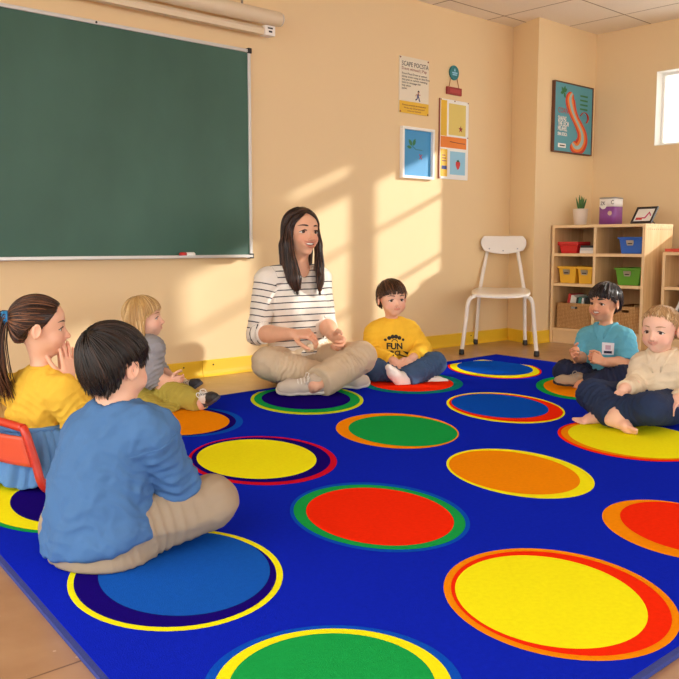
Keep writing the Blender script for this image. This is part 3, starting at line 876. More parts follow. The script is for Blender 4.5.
# stack lying on the upper shelf
ysb = on_x(593, 250, 5.165)[1]; yse = on_x(579, 250, 5.165)[1]
z_ = .6204
for i, (c, lb, th) in enumerate((((232, 230, 226), 'white book at the bottom of the stack beside the red bin', .020), ((206, 210, 214), 'pale grey book in the middle of the small shelf stack', .018), ((38, 42, 48), 'dark-covered book lying on top of the shelf stack', .016))):
    L = yse - ysb
    root = empty('book', (5.165, ysb + L / 2, z_)); tag(root, lb, 'book', 'books lying on the upper shelf')
    bm = B(); m = mat('cover', c, .45); o_ = .004 * i
    box(bm, (5.170 + o_, ysb + .004 * i, z_), (5.335, yse - .003, z_ + .0025)); box(bm, (5.170 + o_, ysb + .004 * i, z_ + th - .003), (5.335, yse - .003, z_ + th - .0005)); box(bm, (5.170 + o_, ysb + .004 * i, z_ + .0025), (5.173 + o_, yse - .003, z_ + th - .003))
    link('cover', bm, m, parent=root)
    bm = B(); box(bm, (5.174 + o_, ysb + .004 * i + .003, z_ + .0026), (5.332, yse - .006, z_ + th - .0031)); link('page_block', bm, M_PAGE, parent=root)
    z_ += th
# low bookcase: books on the lower shelf, things lying on its top
y_ = 2.62
for i, (c, lb) in enumerate((((230, 232, 232), 'white book first in the leaning row on the low bookcase'), ((60, 64, 76), 'dark grey book second in the leaning row on the low bookcase'), ((222, 226, 226), 'pale book third in the leaning row on the low bookcase'),
                             ((66, 120, 170), 'blue book in the leaning row on the low bookcase'), ((236, 208, 70), 'yellow book last of the leaning row on the low bookcase'))):
    book(lb, (5.265, y_ - .03, .2235 + .004), .018, .155, .14, .38, c, 'books leaning on the low bookcase shelf')
    y_ -= .0235
q = on_x(664, 252, 5.265)
root = empty('book', (5.295, q[1] - .08, .632)); tag(root, 'red book lying on top of the low bookcase', 'book')
bm = B(); box(bm, (5.270, q[1] - .16, .6325), (5.395, q[1], .632)); box(bm, (5.270, q[1] - .16, .651), (5.395, q[1], .6535)); box(bm, (5.392, q[1] - .16, .632), (5.395, q[1], .651)); link('cover', bm, mat('red_cover', (206, 52, 40), .45), parent=root)
bm = B(); box(bm, (5.273, q[1] - .158, .6352), (5.391, q[1] - .003, .6508)); link('page_block', bm, mat('red_page_edge', (216, 84, 60), .6), parent=root)
root = empty('desk_tray', (5.355, q[1] - .36, .632)); tag(root, 'cream tray with a black rim on the low bookcase top', 'tray')
bm = B(); box(bm, (5.270, q[1] - .46, .6325), (5.435, q[1] - .175, .649)); link('tray_body', bm, M_CREAM, parent=root, bevel=.002)
bm = B(); box(bm, (5.268, q[1] - .462, .6493), (5.437, q[1] - .20, .661)); link('rim', bm, M_BLACK, parent=root, bevel=.002)

# on top of the tall bookcase: plant, tin, photo frame
c = on_x(580, 224, 5.325); c = (5.325, c[1], BH)
pt = empty('potted_plant', c); tag(pt, 'small spiky green plant in a white pot on the bookcase', 'potted plant')
bm = B(); lathe(bm, (c[0], c[1], BH + .0005), [(.036, 0), (.042, .006), (.048, .06), (.052, .108), (.054, .112), (.050, .114), (.046, .104)], 28); link('pot', bm, mat('ceramic_pot', (226, 214, 198), .35, .03, 8), parent=pt)
bm = B(); lathe(bm, (c[0], c[1], BH + .085), [(.044, 0), (.044, .016)], 20); link('soil', bm, mat('soil', (70, 50, 36), .9, .3, 60, .6), parent=pt)
ML = mat('succulent_leaf', (70, 120, 62), .45, .25, 14)
for i in range(14):
    a, tl = i * 2.4, .10 + .30 * (i / 14)
    L = .11 - .025 * (i / 14) + .012 * math.sin(i * 5)
    b0 = Vector((c[0] + .012 * math.cos(a) * (i / 10), c[1] + .012 * math.sin(a) * (i / 10), BH + .098))
    dr = Vector((math.cos(a) * math.sin(tl), math.sin(a) * math.sin(tl), math.cos(tl)))
    bm = B(); tube(bm, [b0 + dr * L * t for t in (0, .3, .7, 1)], [.006, .0075, .005, .0008], 7, flat=.45); link('leaf', bm, ML, parent=pt)
a, c2 = on_x(600.5, 210, 5.305), on_x(618.5, 210, 5.305)
cy, rr = (a[1] + c2[1]) / 2, (a[1] - c2[1]) / 2 * .93
zt_ = on_x(610, 197.5, 5.305)[2]; hh = zt_ - BH
tn = empty('storage_tin', (5.325, cy, BH)); tag(tn, 'tall purple and white tin canister on the bookcase', 'tin')
MPU = mat('tin_purple', (136, 70, 150), .3, .05, 6, coat=.3)
def sq(r, z, n=40, e=5.0):
    return [(5.325 + r * math.copysign(abs(math.cos(t)) ** (2 / e), math.cos(t)), cy + r * math.copysign(abs(math.sin(t)) ** (2 / e), math.sin(t)), z) for t in [2 * math.pi * k / n for k in range(n)]]
def loft(rs, nm, m):
    bm = B(); prev = None; first = None
    for r, z in rs:
        rg = [bm.verts.new(p_) for p_ in sq(r, z)]
        if prev:
            for k in range(len(rg)): bm.faces.new((prev[k], prev[(k + 1) % len(rg)], rg[(k + 1) % len(rg)], rg[k])).smooth = True
        else: first = rg
        prev = rg
    bm.faces.new(first[::-1]); bm.faces.new(prev)
    return link(nm, bm, m, parent=tn)
loft([(rr, BH + .0005), (rr, BH + hh * .66)], 'body', MPU); loft([(rr, BH + hh * .6602), (rr, BH + hh * .95)], 'white_band', M_WHITE); loft([(rr * 1.02, BH + hh * .952), (rr * 1.02, BH + hh * .985), (rr * .95, BH + hh)], 'lid', M_STEEL)
bm = B(); xs = 5.325 - rr - .0008
lathe(bm, (xs + .0015, cy + rr * .35, BH + hh * .70), [(.024, 0), (.024, .001)], 18, ax=(-1, 0, 0)); link('badge', bm, M_WHITE, parent=tn)
bm = B(); text_bm(bm, 'C', (xs - .0006, cy - rr * .55, BH + hh * .74), (0, -1, 0), UZ, .04, .0004, squeeze=.8); text_bm(bm, 'ZK', (xs - .0012, cy + rr * .68, BH + hh * .72), (0, -1, 0), UZ, .034, .0004, squeeze=.8); link('tin_lettering', bm, M_BLACK, parent=tn)
bm = B(); lathe(bm, (xs + .001, cy - rr * .45, BH + hh * .42), [(.016, 0), (.016, .0012)], 8, ax=(-1, 0, 0)); link('emblem', bm, mat('emblem_beige', (206, 180, 160), .5), parent=tn)
# leaning photo frame
yl, yr = on_x(628, 221, 5.28)[1], on_x(652, 221, 5.28)[1]
L, Hh, th = yl - yr, .125, .012
pf = empty('photo_frame', (5.29, (yl + yr) / 2, BH)); tag(pf, 'black-framed certificate propped up on the bookcase top', 'picture frame')
# propped back and turned a little towards the window
M = Matrix.Translation((5.285, (yl + yr) / 2, BH + .0085)) @ Matrix.Rotation(-.22, 4, 'Z') @ Matrix.Rotation(.55, 4, 'Y')
bm = B(); t = .014
for lo, hi in (((0, -L / 2, 0), (th, L / 2, t)), ((0, -L / 2, Hh - t), (th, L / 2, Hh)), ((0, -L / 2, t), (th, -L / 2 + t, Hh - t)), ((0, L / 2 - t, t), (th, L / 2, Hh - t))):
    box(bm, lo, hi, M=M)
link('frame', bm, mat('black_wood', (34, 26, 24), .4), parent=pf)
bm = B(); box(bm, (.004, -L / 2 + t, t), (.008, L / 2 - t, Hh - t), M=M); ce = link('certificate', bm, PM['white'], parent=pf)
bm = B(); box(bm, (.003, .005, t + .012), (.0039, L / 2 - t - .014, t + .030), M=M); link('red_banner', bm, PM['red'], parent=ce)
bm = B(); tube(bm, [tuple(M @ Vector((.0035, -.055 + .02 * k, Hh * .45 + .028 * math.sin(k * 1.9)))) for k in range(4)], .005, 6); link('pink_flourish', bm, PM['pink'], parent=ce)
bm = B(); box(bm, (.012, -.012, .02), (.016, .012, Hh * .75), M=M @ Matrix.Translation((.0, 0, 0)) @ Matrix.Rotation(-.0, 4, 'Y')); tube(bm, [tuple(M @ Vector((.012, 0, Hh * .62))), (5.285 + .16, (yl + yr) / 2 - .02, BH + .004)], .004, 6); link('easel_strut', bm, M_BLACK, parent=pf)

# ------------------------------------------------------------------ white school chair by the wall
wc = empty('school_chair', gnd(500, 349)); tag(wc, 'white metal school chair standing empty by the corner wall', 'chair')
FL, FR, BL, BR = gnd(461.5, 354.5), gnd(536.5, 356.5), gnd(475.5, 344), gnd(525, 345)
ME = mat('white_enamel_metal', (232, 226, 218), .3, .03, 10, coat=.3)
dF = 5.34; dB = 5.86
SL, SR = P(469, 296, dF), P(532, 296.5, dF - .02)      # seat front corners
TL, TR = P(479.5, 290.5, dB), P(524.5, 291, dB - .03)  # seat rear corners
up = np.array([0, 0, 1.0])
rad = .0125
def leg_tube(nm, pts, r=rad):
    bm = B(); tube(bm, spline(pts, 22), r, 12); return link(nm, bm, ME, parent=wc)
for f, s, nm in ((FL, SL, 1), (FR, SR, -1)):
    inn = (SR - SL) * .5 * nm
    lg = leg_tube('leg', [f + up * .012, f * .5 + s * .5 + up * 0, s + (f - s) * .12, s + inn * .10 + up * -.004])
    bm = B(); lathe(bm, f + up * .0005, [(.016, 0), (.017, .004), (.016, .028), (.013, .034)], 14); link('rubber_foot', bm, M_BLACK, parent=lg)
ul, ur = P(487.5, 250, dB + .10), P(517.5, 250.5, dB + .07)
for f, s, u in ((BL, TL, ul), (BR, TR, ur)):
    lg = leg_tube('leg', [f + up * .012, f * .5 + s * .5, s + up * -.012])
    bm = B(); lathe(bm, f + up * .0005, [(.016, 0), (.017, .004), (.016, .028), (.013, .034)], 14); link('rubber_foot', bm, M_BLACK, parent=lg)
    leg_tube('back_post', [s + up * -.014, s * .5 + u * .5, u])
leg_tube('cross_rail', [TL - up * .030, (TL + TR) / 2 - up * .032, TR - up * .030], .010)
leg_tube('side_rail', [SL - up * .004 + (SR - SL) * .08, TL - up * .02], .010); leg_tube('side_rail', [SR - up * .004 - (SR - SL) * .08, TR - up * .02], .010)
# seat: rounded shell, dished a little
def shell(nm, grid_fn, nu, nv, th, m, par):
    bm = B()
    top = [[bm.verts.new(tuple(grid_fn(u / nu, v / nv, 0))) for v in range(nv + 1)] for u in range(nu + 1)]
    bot = [[bm.verts.new(tuple(grid_fn(u / nu, v / nv, th))) for v in range(nv + 1)] for u in range(nu + 1)]
    for u in range(nu):
        for v in range(nv):
            bm.faces.new((top[u][v], top[u + 1][v], top[u + 1][v + 1], top[u][v + 1])).smooth = True
            bm.faces.new((bot[u][v], bot[u][v + 1], bot[u + 1][v + 1], bot[u + 1][v])).smooth = True
    for u in range(nu):
        for v in (0, nv):
            bm.faces.new((top[u][v], bot[u][v], bot[u + 1][v], top[u + 1][v]))
    for v in range(nv):
        for u in (0, nu):
            bm.faces.new((top[u][v], top[u][v + 1], bot[u][v + 1], bot[u][v]))
    return link(nm, bm, m, parent=par)
def disc_to_sq(u, v):
    a, b_ = 2 * u - 1, 2 * v - 1
    return a * math.sqrt(1 - b_ * b_ / 2 * .55), b_ * math.sqrt(1 - a * a / 2 * .55)
sc0 = (SL + SR + TL + TR) / 4 + up * .012
ax = (SR - SL) / 2; ax2 = (TR - TL) / 2; ay = ((TL + TR) - (SL + SR)) / 4
def seat_fn(u, v, th):
    a, b_ = disc_to_sq(u, v)
    w_ = (1 - (b_ + 1) / 2) * ax + ((b_ + 1) / 2) * ax2
    return sc0 + w_ * a * 1.06 + ay * b_ * 1.05 + up * (.010 * (a * a) - .012 * max(0, -b_ - .6) + .008 * b_ - th)
shell('seat', seat_fn, 18, 18, .012, ME, wc)
bcen = P(502.5, 245, dB + .085); bx = RGT * .155; bnv = -FWD
def back_fn(u, v, th):
    a, b_ = disc_to_sq(u, v)
    hgt = .062 * (1 - .10 * a * a)
    return bcen + bx * a + up * (hgt * b_ + .016 * a * a) + bnv * (.004 + .030 * a * a + th) - bnv * .012 * b_
bk = shell('backrest', back_fn, 22, 10, .012, ME, wc)
for u_, b_ in ((-.62, -.5), (.0, -.62), (.62, -.5)):
    q = bcen + bx * u_ + up * (.062 * b_ + .016 * u_ * u_) + bnv * (.018 + .030 * u_ * u_) - bnv * .012 * b_
    bm = B(); lathe(bm, q, [(.005, 0), (.005, .003), (.003, .005)], 10, ax=tuple(bnv)); link('rivet', bm, M_STEEL, parent=bk)

# ------------------------------------------------------------------ low red chair of the girl
GD = 2.25
GF = nrm(RGT * .62 + FWD * .78)          # the way the girl and the chair face
GS = np.array([GF[1], -GF[0], 0.0])      # towards her right hand, nearer the camera
MR = mat('red_lacquer_metal', (205, 52, 30), .35, .06, 8, coat=.2)
MRP = mat('orange_red_seat_plastic', (222, 84, 52), .42, .05, 8)
pb = P(44, 491, GD); ptp = P(26, 431, GD)
rc = empty('toddler_chair', (pb - GS * .14) * np.array([1, 1, 0]) + np.array([0, 0, RZ])); tag(rc, 'low red-framed toddler chair under the person with the ponytail', 'chair')
for off, nm in ((0.0, 1), (-.30, -1)):
    o_ = GS * off
    foot = pb + o_; foot = np.array([foot[0], foot[1], RZ + .0155])
    bm = B(); tube(bm, spline([foot + GF * .26, foot + GF * .05, pb + o_ + up * .012, (pb + ptp) / 2 + o_, ptp + o_ - up * .01, ptp + o_ - GS * .012 * nm + up * .006], 30), .0115, 12); link('side_frame', bm, MR, parent=rc)
bm = B(); tube(bm, spline([ptp - GS * .012 + up * .006, ptp - GS * .15 + up * .010, ptp - GS * .288 + up * .006], 16), .0115, 12); link('top_rail', bm, MR, parent=rc)
def panel_fn(u, v, th):
    a = u * 2 - 1
    base = ptp + (pb - ptp) * (.10 + .50 * (1 - v))
    return base - GS * (.15 - a * .142) - GF * (.004 + .018 * (1 - a * a) + th)
shell('backrest', panel_fn, 14, 8, .008, MRP, rc)
zs = .046
def rseat_fn(u, v, th):
    b0 = pb + GF * (.02 + .25 * u) - GS * (.01 + .28 * v)
    return np.array([b0[0], b0[1], zs - th])
shell('seat', rseat_fn, 6, 6, .012, MRP, rc)
for u in (.06, .24):
    for off in (.0, -.30):
        b0 = pb + GF * u + GS * off
        bm = B(); tube(bm, [np.array([b0[0], b0[1], RZ + .016]), np.array([b0[0], b0[1], zs - .008])], .010, 10); link('leg', bm, MR, parent=rc)
# ------------------------------------------------------------------ soft modelling: distance fields -> one continuous mesh
f32 = np.float32


class Vol:
    def __init__(s, lo, hi, h):
        s.h = h
        s.ax = [np.arange(lo[i], hi[i] + h, h, dtype=f32) for i in range(3)]
        s.D = np.full([len(a) for a in s.ax], 1.0, f32)

    def sub(s, lo, hi, m):
        sl, g = [], []
        for i in range(3):
            a = s.ax[i]
            i0 = int(np.searchsorted(a, lo[i] - m)); i1 = int(np.searchsorted(a, hi[i] + m))
            if i1 <= i0:
                return None, None
            sl.append(slice(i0, i1))
            sh = [1, 1, 1]; sh[i] = i1 - i0
            g.append(a[i0:i1].reshape(sh))
        return tuple(sl), g

    def put(s, sl, d, k):
        a = s.D[sl]
        if k > 0:
            hh = np.maximum(k - np.abs(a - d), 0) / k
            s.D[sl] = np.minimum(a, d) - hh * hh * (k * 0.25)
        else:
            s.D[sl] = np.minimum(a, d)

    def cut_(s, sl, d, k):
        a = s.D[sl]
        if k > 0:
            hh = np.maximum(k - np.abs(a - d), 0) / k
            s.D[sl] = np.maximum(a, d) + hh * hh * (k * 0.25)
        else:
            s.D[sl] = np.maximum(a, d)

    def _cone(s, a, b, ra, rb, k, flat, cap):
        a, b = np.asarray(a, float), np.asarray(b, float)
        r = max(ra, rb)
        sl, g = s.sub(np.minimum(a, b), np.maximum(a, b), r * 1.05 + k + 3 * s.h)
        if sl is None:
            return None, None
        ab = b - a
        l2 = max(float(ab @ ab), 1e-10)
        px, py, pz = g[0] - f32(a[0]), g[1] - f32(a[1]), g[2] - f32(a[2])
        tr = (px * f32(ab[0]) + py * f32(ab[1]) + pz * f32(ab[2])) / f32(l2)
        t = np.clip(tr, 0, 1)
        dx, dy, dz = px - t * f32(ab[0]), py - t * f32(ab[1]), pz - t * f32(ab[2])
        if flat is not None:
            n, q = flat
            c = (dx * f32(n[0]) + dy * f32(n[1]) + dz * f32(n[2])) * f32(1.0 / q - 1.0)
            dx, dy, dz = dx + c * f32(n[0]), dy + c * f32(n[1]), dz + c * f32(n[2])
        d = np.sqrt(dx * dx + dy * dy + dz * dz) - (f32(ra) + t * f32(rb - ra))
        if cap:
            L = math.sqrt(l2)
            if 'b' in cap: d = np.maximum(d, (tr - 1) * f32(L))
            if 'a' in cap: d = np.maximum(d, -tr * f32(L))
        return sl, d

    def cone(s, a, b, ra, rb, k=0.0, flat=None, cap=''):
        sl, d = s._cone(a, b, ra, rb, k, flat, cap)
        if sl is not None: s.put(sl, d, k)

    def carve(s, a, b, ra, rb, k=0.0, flat=None, cap=''):
        sl, d = s._cone(a, b, ra, rb, k, flat, cap)
        if sl is not None: s.cut_(sl, -d, k)

    def chain(s, pts, rs, k=0.0, flat=None):
        for i in range(len(pts) - 1):
            s.cone(pts[i], pts[i + 1], rs[i], rs[i + 1], k, flat)

    def _ell(s, c, r, R, k):
        c = np.asarray(c, float)
        R = np.eye(3) if R is None else np.asarray(R, float)
        r = np.asarray(r, float)
        ext = np.sqrt(((R * r) ** 2).sum(1))
        sl, g = s.sub(c - ext, c + ext, k + 3 * s.h)
        if sl is None:
            return None, None
        px, py, pz = g[0] - f32(c[0]), g[1] - f32(c[1]), g[2] - f32(c[2])
        k0 = k1 = f32(0)
        for j in range(3):
            q = px * f32(R[0, j]) + py * f32(R[1, j]) + pz * f32(R[2, j])
            u = q / f32(r[j]); k0 = k0 + u * u
            u = u / f32(r[j]); k1 = k1 + u * u
        k0 = np.sqrt(k0); k1 = np.sqrt(k1)
        return sl, k0 * (k0 - 1) / np.maximum(k1, f32(1e-6))

    def ell(s, c, r, R=None, k=0.0):
        sl, d = s._ell(c, r, R, k)
        if sl is not None: s.put(sl, d, k)

    def carve_ell(s, c, r, R=None, k=0.0):
        sl, d = s._ell(c, r, R, k)
        if sl is not None: s.cut_(sl, -d, k)

    def plane(s, p, n, k=0.0):
        """keep the side of the plane that n points away from"""
        n = nrm(n)
        d = (s.ax[0].reshape(-1, 1, 1) - f32(p[0])) * f32(n[0]) + (s.ax[1].reshape(1, -1, 1) - f32(p[1])) * f32(n[1]) + (s.ax[2].reshape(1, 1, -1) - f32(p[2])) * f32(n[2])
        s.cut_((slice(None),) * 3, d, k)

    def local(s, C, R):
        """dense local coordinates about C in the frame R (columns)"""
        X, Y, Z = s.ax[0].reshape(-1, 1, 1) - f32(C[0]), s.ax[1].reshape(1, -1, 1) - f32(C[1]), s.ax[2].reshape(1, 1, -1) - f32(C[2])
        return [X * f32(R[0, j]) + Y * f32(R[1, j]) + Z * f32(R[2, j]) for j in range(3)]

    def mesh(s):
        D = s.D
        S = D < 0
        c = np.zeros([n - 1 for n in D.shape], np.int8)
        for i in (0, 1):
            for j in (0, 1):
                for k in (0, 1):
                    c += S[i:i + c.shape[0], j:j + c.shape[1], k:k + c.shape[2]]
        I, J, K = np.nonzero((c > 0) & (c < 8))
        n = len(I)
        vid = np.full(c.shape, -1, np.int32)
        vid[I, J, K] = np.arange(n)
        offs = [(i, j, k) for i in (0, 1) for j in (0, 1) for k in (0, 1)]
        val = np.stack([D[I + i, J + j, K + k] for i, j, k in offs], 1)
        acc = np.zeros((n, 3)); cnt = np.zeros(n)
        for a in range(8):
            for b in range(a + 1, 8):
                oa, ob = np.array(offs[a]), np.array(offs[b])
                if np.abs(oa - ob).sum() != 1: continue
                va, vb = val[:, a], val[:, b]
                m = (va < 0) != (vb < 0)
                t = va[m] / (va[m] - vb[m])
                acc[m] += oa + t[:, None] * (ob - oa)
                cnt[m] += 1
        pos = acc / cnt[:, None]
        V = np.stack([s.ax[0][I], s.ax[1][J], s.ax[2][K]], 1) + pos * s.h
        Q = []
        for ax in range(3):
            u, v = (ax + 1) % 3, (ax + 2) % 3
            sa = [slice(None)] * 3; sb = [slice(None)] * 3
            sa[ax] = slice(0, -1); sb[ax] = slice(1, None)
            A, Bv = S[tuple(sa)], S[tuple(sb)]
            idx = np.stack(np.nonzero(A != Bv), 1)
            ok = (idx[:, u] >= 1) & (idx[:, v] >= 1) & (idx[:, u] < c.shape[u]) & (idx[:, v] < c.shape[v])
            idx = idx[ok]
            ins = A[tuple(idx.T)]
            def cell(du, dv):
                q = idx.copy(); q[:, u] -= du; q[:, v] -= dv
                return vid[tuple(q.T)]
            q = np.stack([cell(1, 1), cell(0, 1), cell(0, 0), cell(1, 0)], 1)
            q[~ins] = q[~ins][:, ::-1]
            Q.append(q)
        Q = np.concatenate(Q)
        Q = Q[(Q >= 0).all(1)]
        return V, Q


def vnormals(V, Q):
    fn = np.cross(V[Q[:, 2]] - V[Q[:, 0]], V[Q[:, 3]] - V[Q[:, 1]])
    out = np.zeros_like(V)
    for j in range(4):
        for a in range(3):
            out[:, a] += np.bincount(Q[:, j], fn[:, a], len(V))
    return out / np.maximum(np.linalg.norm(out, axis=1, keepdims=True), 1e-12)


def smooth(V, Q, it=1, lam=0.5):
    e = np.concatenate([Q[:, [0, 1]], Q[:, [1, 2]], Q[:, [2, 3]], Q[:, [3, 0]]])
    deg = np.bincount(e[:, 0], minlength=len(V)) + np.bincount(e[:, 1], minlength=len(V))
    for _ in range(it):
        s = np.zeros_like(V)
        for a in range(3):
            s[:, a] = np.bincount(e[:, 0], V[e[:, 1], a], len(V)) + np.bincount(e[:, 1], V[e[:, 0], a], len(V))
        V = V + lam * (s / np.maximum(deg, 1)[:, None] - V)
    return V


_PERM = RNG.random((64, 64, 64)).astype(f32)


def vnoise(p):
    """smooth value noise in [-1,1] of points (n,3)"""
    i = np.floor(p).astype(int); f = p - i
    f = f * f * (3 - 2 * f)
    out = 0
    for a in (0, 1):
        for b in (0, 1):
            for c in (0, 1):
                w = (f[:, 0] if a else 1 - f[:, 0]) * (f[:, 1] if b else 1 - f[:, 1]) * (f[:, 2] if c else 1 - f[:, 2])
                out = out + w * _PERM[(i[:, 0] + a) % 64, (i[:, 1] + b) % 64, (i[:, 2] + c) % 64]
    return out * 2 - 1


def folds(V, freq, axis=None, stretch=3.0, seed=0.0):
    """ridged cloth folds: elongated along `axis`"""
    p = V * freq
    if axis is not None:
        axis = nrm(axis)
        t = p @ axis
        p = p - np.outer(t * (1 - 1 / stretch), axis)
    p = p + seed
    w = p + 0.6 * np.stack([vnoise(p * 0.7 + 7), vnoise(p * 0.7 + 19), vnoise(p * 0.7 + 31)], 1)
    return (1 - np.abs(vnoise(w)) * 2) * 0.6 + 0.4 * vnoise(w * 2.1 + 3)


def make_mesh(V, Q, name, mats, parent=None, origin=None, attrs=None, smooth_=True):
    me = bpy.data.meshes.new(name)
    me.vertices.add(len(V)); me.vertices.foreach_set('co', np.asarray(V, f32).ravel())
    nq = Q.shape[1]
    me.loops.add(Q.size); me.loops.foreach_set('vertex_index', Q.astype(np.int32).ravel())
    me.polygons.add(len(Q)); me.polygons.foreach_set('loop_start', np.arange(0, Q.size, nq, dtype=np.int32))
    me.update(calc_edges=True)
    for k, a in (attrs or {}).items():
        a = np.asarray(a, f32)
        if a.ndim == 2:
            at = me.attributes.new(k, 'FLOAT_COLOR', 'POINT')
            at.data.foreach_set('color', np.concatenate([a, np.ones((len(a), 1), f32)], 1).ravel())
        else:
            at = me.attributes.new(k, 'FLOAT', 'POINT'); at.data.foreach_set('value', a)
    return link(name, me, mats, parent=parent, origin=origin, smooth=smooth_)


# ------------------------------------------------------------------ people materials
def skin_mat():
    m, nt, b = newmat('skin')
    at = N(nt, 'ShaderNodeAttribute'); at.attribute_name = 'tone'
    tc = N(nt, 'ShaderNodeTexCoord'); nz = N(nt, 'ShaderNodeTexNoise'); nz.inputs['Scale'].default_value = 45; nz.inputs['Detail'].default_value = 4
    nt.links.new(tc.outputs['Object'], nz.inputs['Vector'])
    hs = N(nt, 'ShaderNodeHueSaturation')
    mr = N(nt, 'ShaderNodeMapRange'); mr.inputs[3].default_value = .95; mr.inputs[4].default_value = 1.05
    nt.links.new(nz.outputs['Fac'], mr.inputs[0]); nt.links.new(mr.outputs[0], hs.inputs['Value']); nt.links.new(at.outputs['Color'], hs.inputs['Color'])
    nt.links.new(hs.outputs['Color'], b.inputs['Base Color'])
    b.inputs['Roughness'].default_value = .48; b.inputs['Specular IOR Level'].default_value = .4
    b.inputs['Subsurface Weight'].default_value = .12; b.inputs['Subsurface Radius'].default_value = (1.0, .35, .2); b.inputs['Subsurface Scale'].default_value = .006
    return m
M_SKIN = skin_mat()


def hair_mat(name, dark, mid, light):
    m, nt, b = newmat(name)
    at = N(nt, 'ShaderNodeAttribute'); at.attribute_name = 'shade'
    cr = N(nt, 'ShaderNodeValToRGB')
    cr.color_ramp.elements[0].color, cr.color_ramp.elements[1].color = lin(dark), lin(light)
    e = cr.color_ramp.elements.new(.55); e.color = lin(mid)
    nt.links.new(at.outputs['Fac'], cr.inputs['Fac']); nt.links.new(cr.outputs['Color'], b.inputs['Base Color'])
    b.inputs['Roughness'].default_value = .34; b.inputs['Specular IOR Level'].default_value = .4
    return m


def cloth_mat(name, col, weave=500, bump=.35, var=.06, rough=.85):
    return mat(name, col, rough, var, 22, bump, weave, spec=.2)


M_EYEW = mat('eye_white', (238, 234, 230), .2, .02, 20)
M_PUPIL = mat('pupil', (14, 12, 12), .1, .02, 20)
M_LASH = mat('lash', (34, 24, 20), .6)
M_TEETH = mat('tooth_enamel', (244, 240, 232), .25, .02, 30)
IRIS = {k: mat('iris_' + k, c, .15, .2, 60) for k, c in dict(brown=(74, 46, 30), blue=(88, 116, 140), hazel=(96, 74, 44)).items()}


def frame(F, U=(0, 0, 1)):
    """columns: right-hand side, forward, up"""
    F = nrm(F); U = np.asarray(U, float)
    X = nrm(np.cross(F, U)); U = np.cross(X, F)
    return np.stack([X, F, U], 1)


# ------------------------------------------------------------------ head, hand, foot, shoe
def head(V, C, R, s, mouth='neutral', child=True, nosek=1.0):
    L = lambda x, y, z: np.asarray(C) + R @ (np.array([x, y, z]) * s)
    E = lambda c, r, k=.0: V.ell(L(*c), np.array(r) * s, R, k * s)
    ez = -.045 if child else 0.0
    if child:
        E((0, -.06, .125), (.365, .425, .375)); E((0, .10, -.15), (.30, .30, .33), .10); E((0, .23, -.40), (.10, .085, .075), .12)
        for x in (-1, 1): E((.165 * x, .235, -.215), (.125, .11, .125), .09)
        E((0, .16, .13), (.30, .225, .25), .08)
    else:
        E((0, -.07, .13), (.335, .41, .37)); E((0, .10, -.13), (.262, .29, .33), .10); E((0, .250, -.415), (.085, .080, .070), .10)
        for x in (-1, 1): E((.165 * x, .235, -.15), (.10, .09, .10), .08)
        E((0, .16, .13), (.27, .215, .25), .08)
    for x in (-1, 1):
        V.carve_ell(L(.148 * x, .425, ez + .005), np.array((.085, .09, .062)) * s, R, .055 * s)
        # upper lid fold
        V.chain([L(.075 * x, .318, ez + .018), L(.115 * x, .348, ez + .050), L(.165 * x, .346, ez + .050), L(.222 * x, .298, ez + .012)], [.015 * s] * 4, .012 * s)
        V.chain([L(.08 * x, .315, ez - .028), L(.148 * x, .340, ez - .050), L(.215 * x, .300, ez - .026)], [.012 * s] * 3, .014 * s)
    nz = ez - (.135 if child else .15)
    ny = .440 if child else .475
    V.cone(L(0, .350, ez + .03), L(0, ny, nz + .012), .026 * s, .040 * s * nosek, .045 * s)
    V.ell(L(0, ny - .006, nz), np.array((.045, .042, .036)) * s * nosek, R, .03 * s)
    for x in (-1, 1): V.ell(L(.045 * x * nosek, ny - .045, nz - .010), np.array((.030, .036, .027)) * s, R, .025 * s)
    mz = -.275 if child else -.265
    curve, w = {'neutral': (.008, .10), 'smile': (.045, .125), 'grin': (.062, .158), 'open': (.02, .085)}[mouth]
    def lip(t, dz, dy): return L(t * w, .388 + dy - .075 * t * t, mz + dz + curve * t * t)
    ts = (-1, -.5, 0, .5, 1)
    gap = {'neutral': .0, 'smile': .003, 'grin': .031, 'open': .026}[mouth]
    if mouth in ('grin', 'open'):
        V.ell(L(0, .325, mz - gap * .2), np.array((w * .95, .065, .075)) * s, R, .07 * s)
        V.carve_ell(L(0, .405, mz - gap * .3 + curve * .25), np.array((w * .86, .085, gap)) * s, R, .012 * s)
    V.chain([lip(t, .012 + gap * (1 - t * t), .004) for t in ts], [.005 * s, .011 * s, .013 * s, .011 * s, .005 * s], .016 * s)
    V.chain([lip(t, -.018 - gap * 1.1 * (1 - t * t), .002) for t in ts], [.005 * s, .014 * s, .017 * s, .014 * s, .005 * s], .016 * s)
    for x in (-1, 1):
        ex = .388 if child else .335
        Re = R @ np.array(Matrix.Rotation(-.35 * x, 3, 'Z')) @ np.array(Matrix.Rotation(-.18, 3, 'X'))
        V.ell(L(ex * x, -.045, ez - .015), np.array((.032, .088, .135)) * s, Re, .02 * s)
        V.carve_ell(L((ex + .032) * x, -.028, ez - .005), np.array((.026, .048, .085)) * s, Re, .012 * s)
        V.ell(L((ex - .01) * x, -.010, ez - .030), np.array((.020, .028, .035)) * s, Re, .012 * s)
    return dict(C=np.asarray(C), R=R, s=s, ez=ez, mz=mz, w=w, curve=curve, gap=gap, L=L, mouth=mouth, nz=nz, ny=ny, child=child)


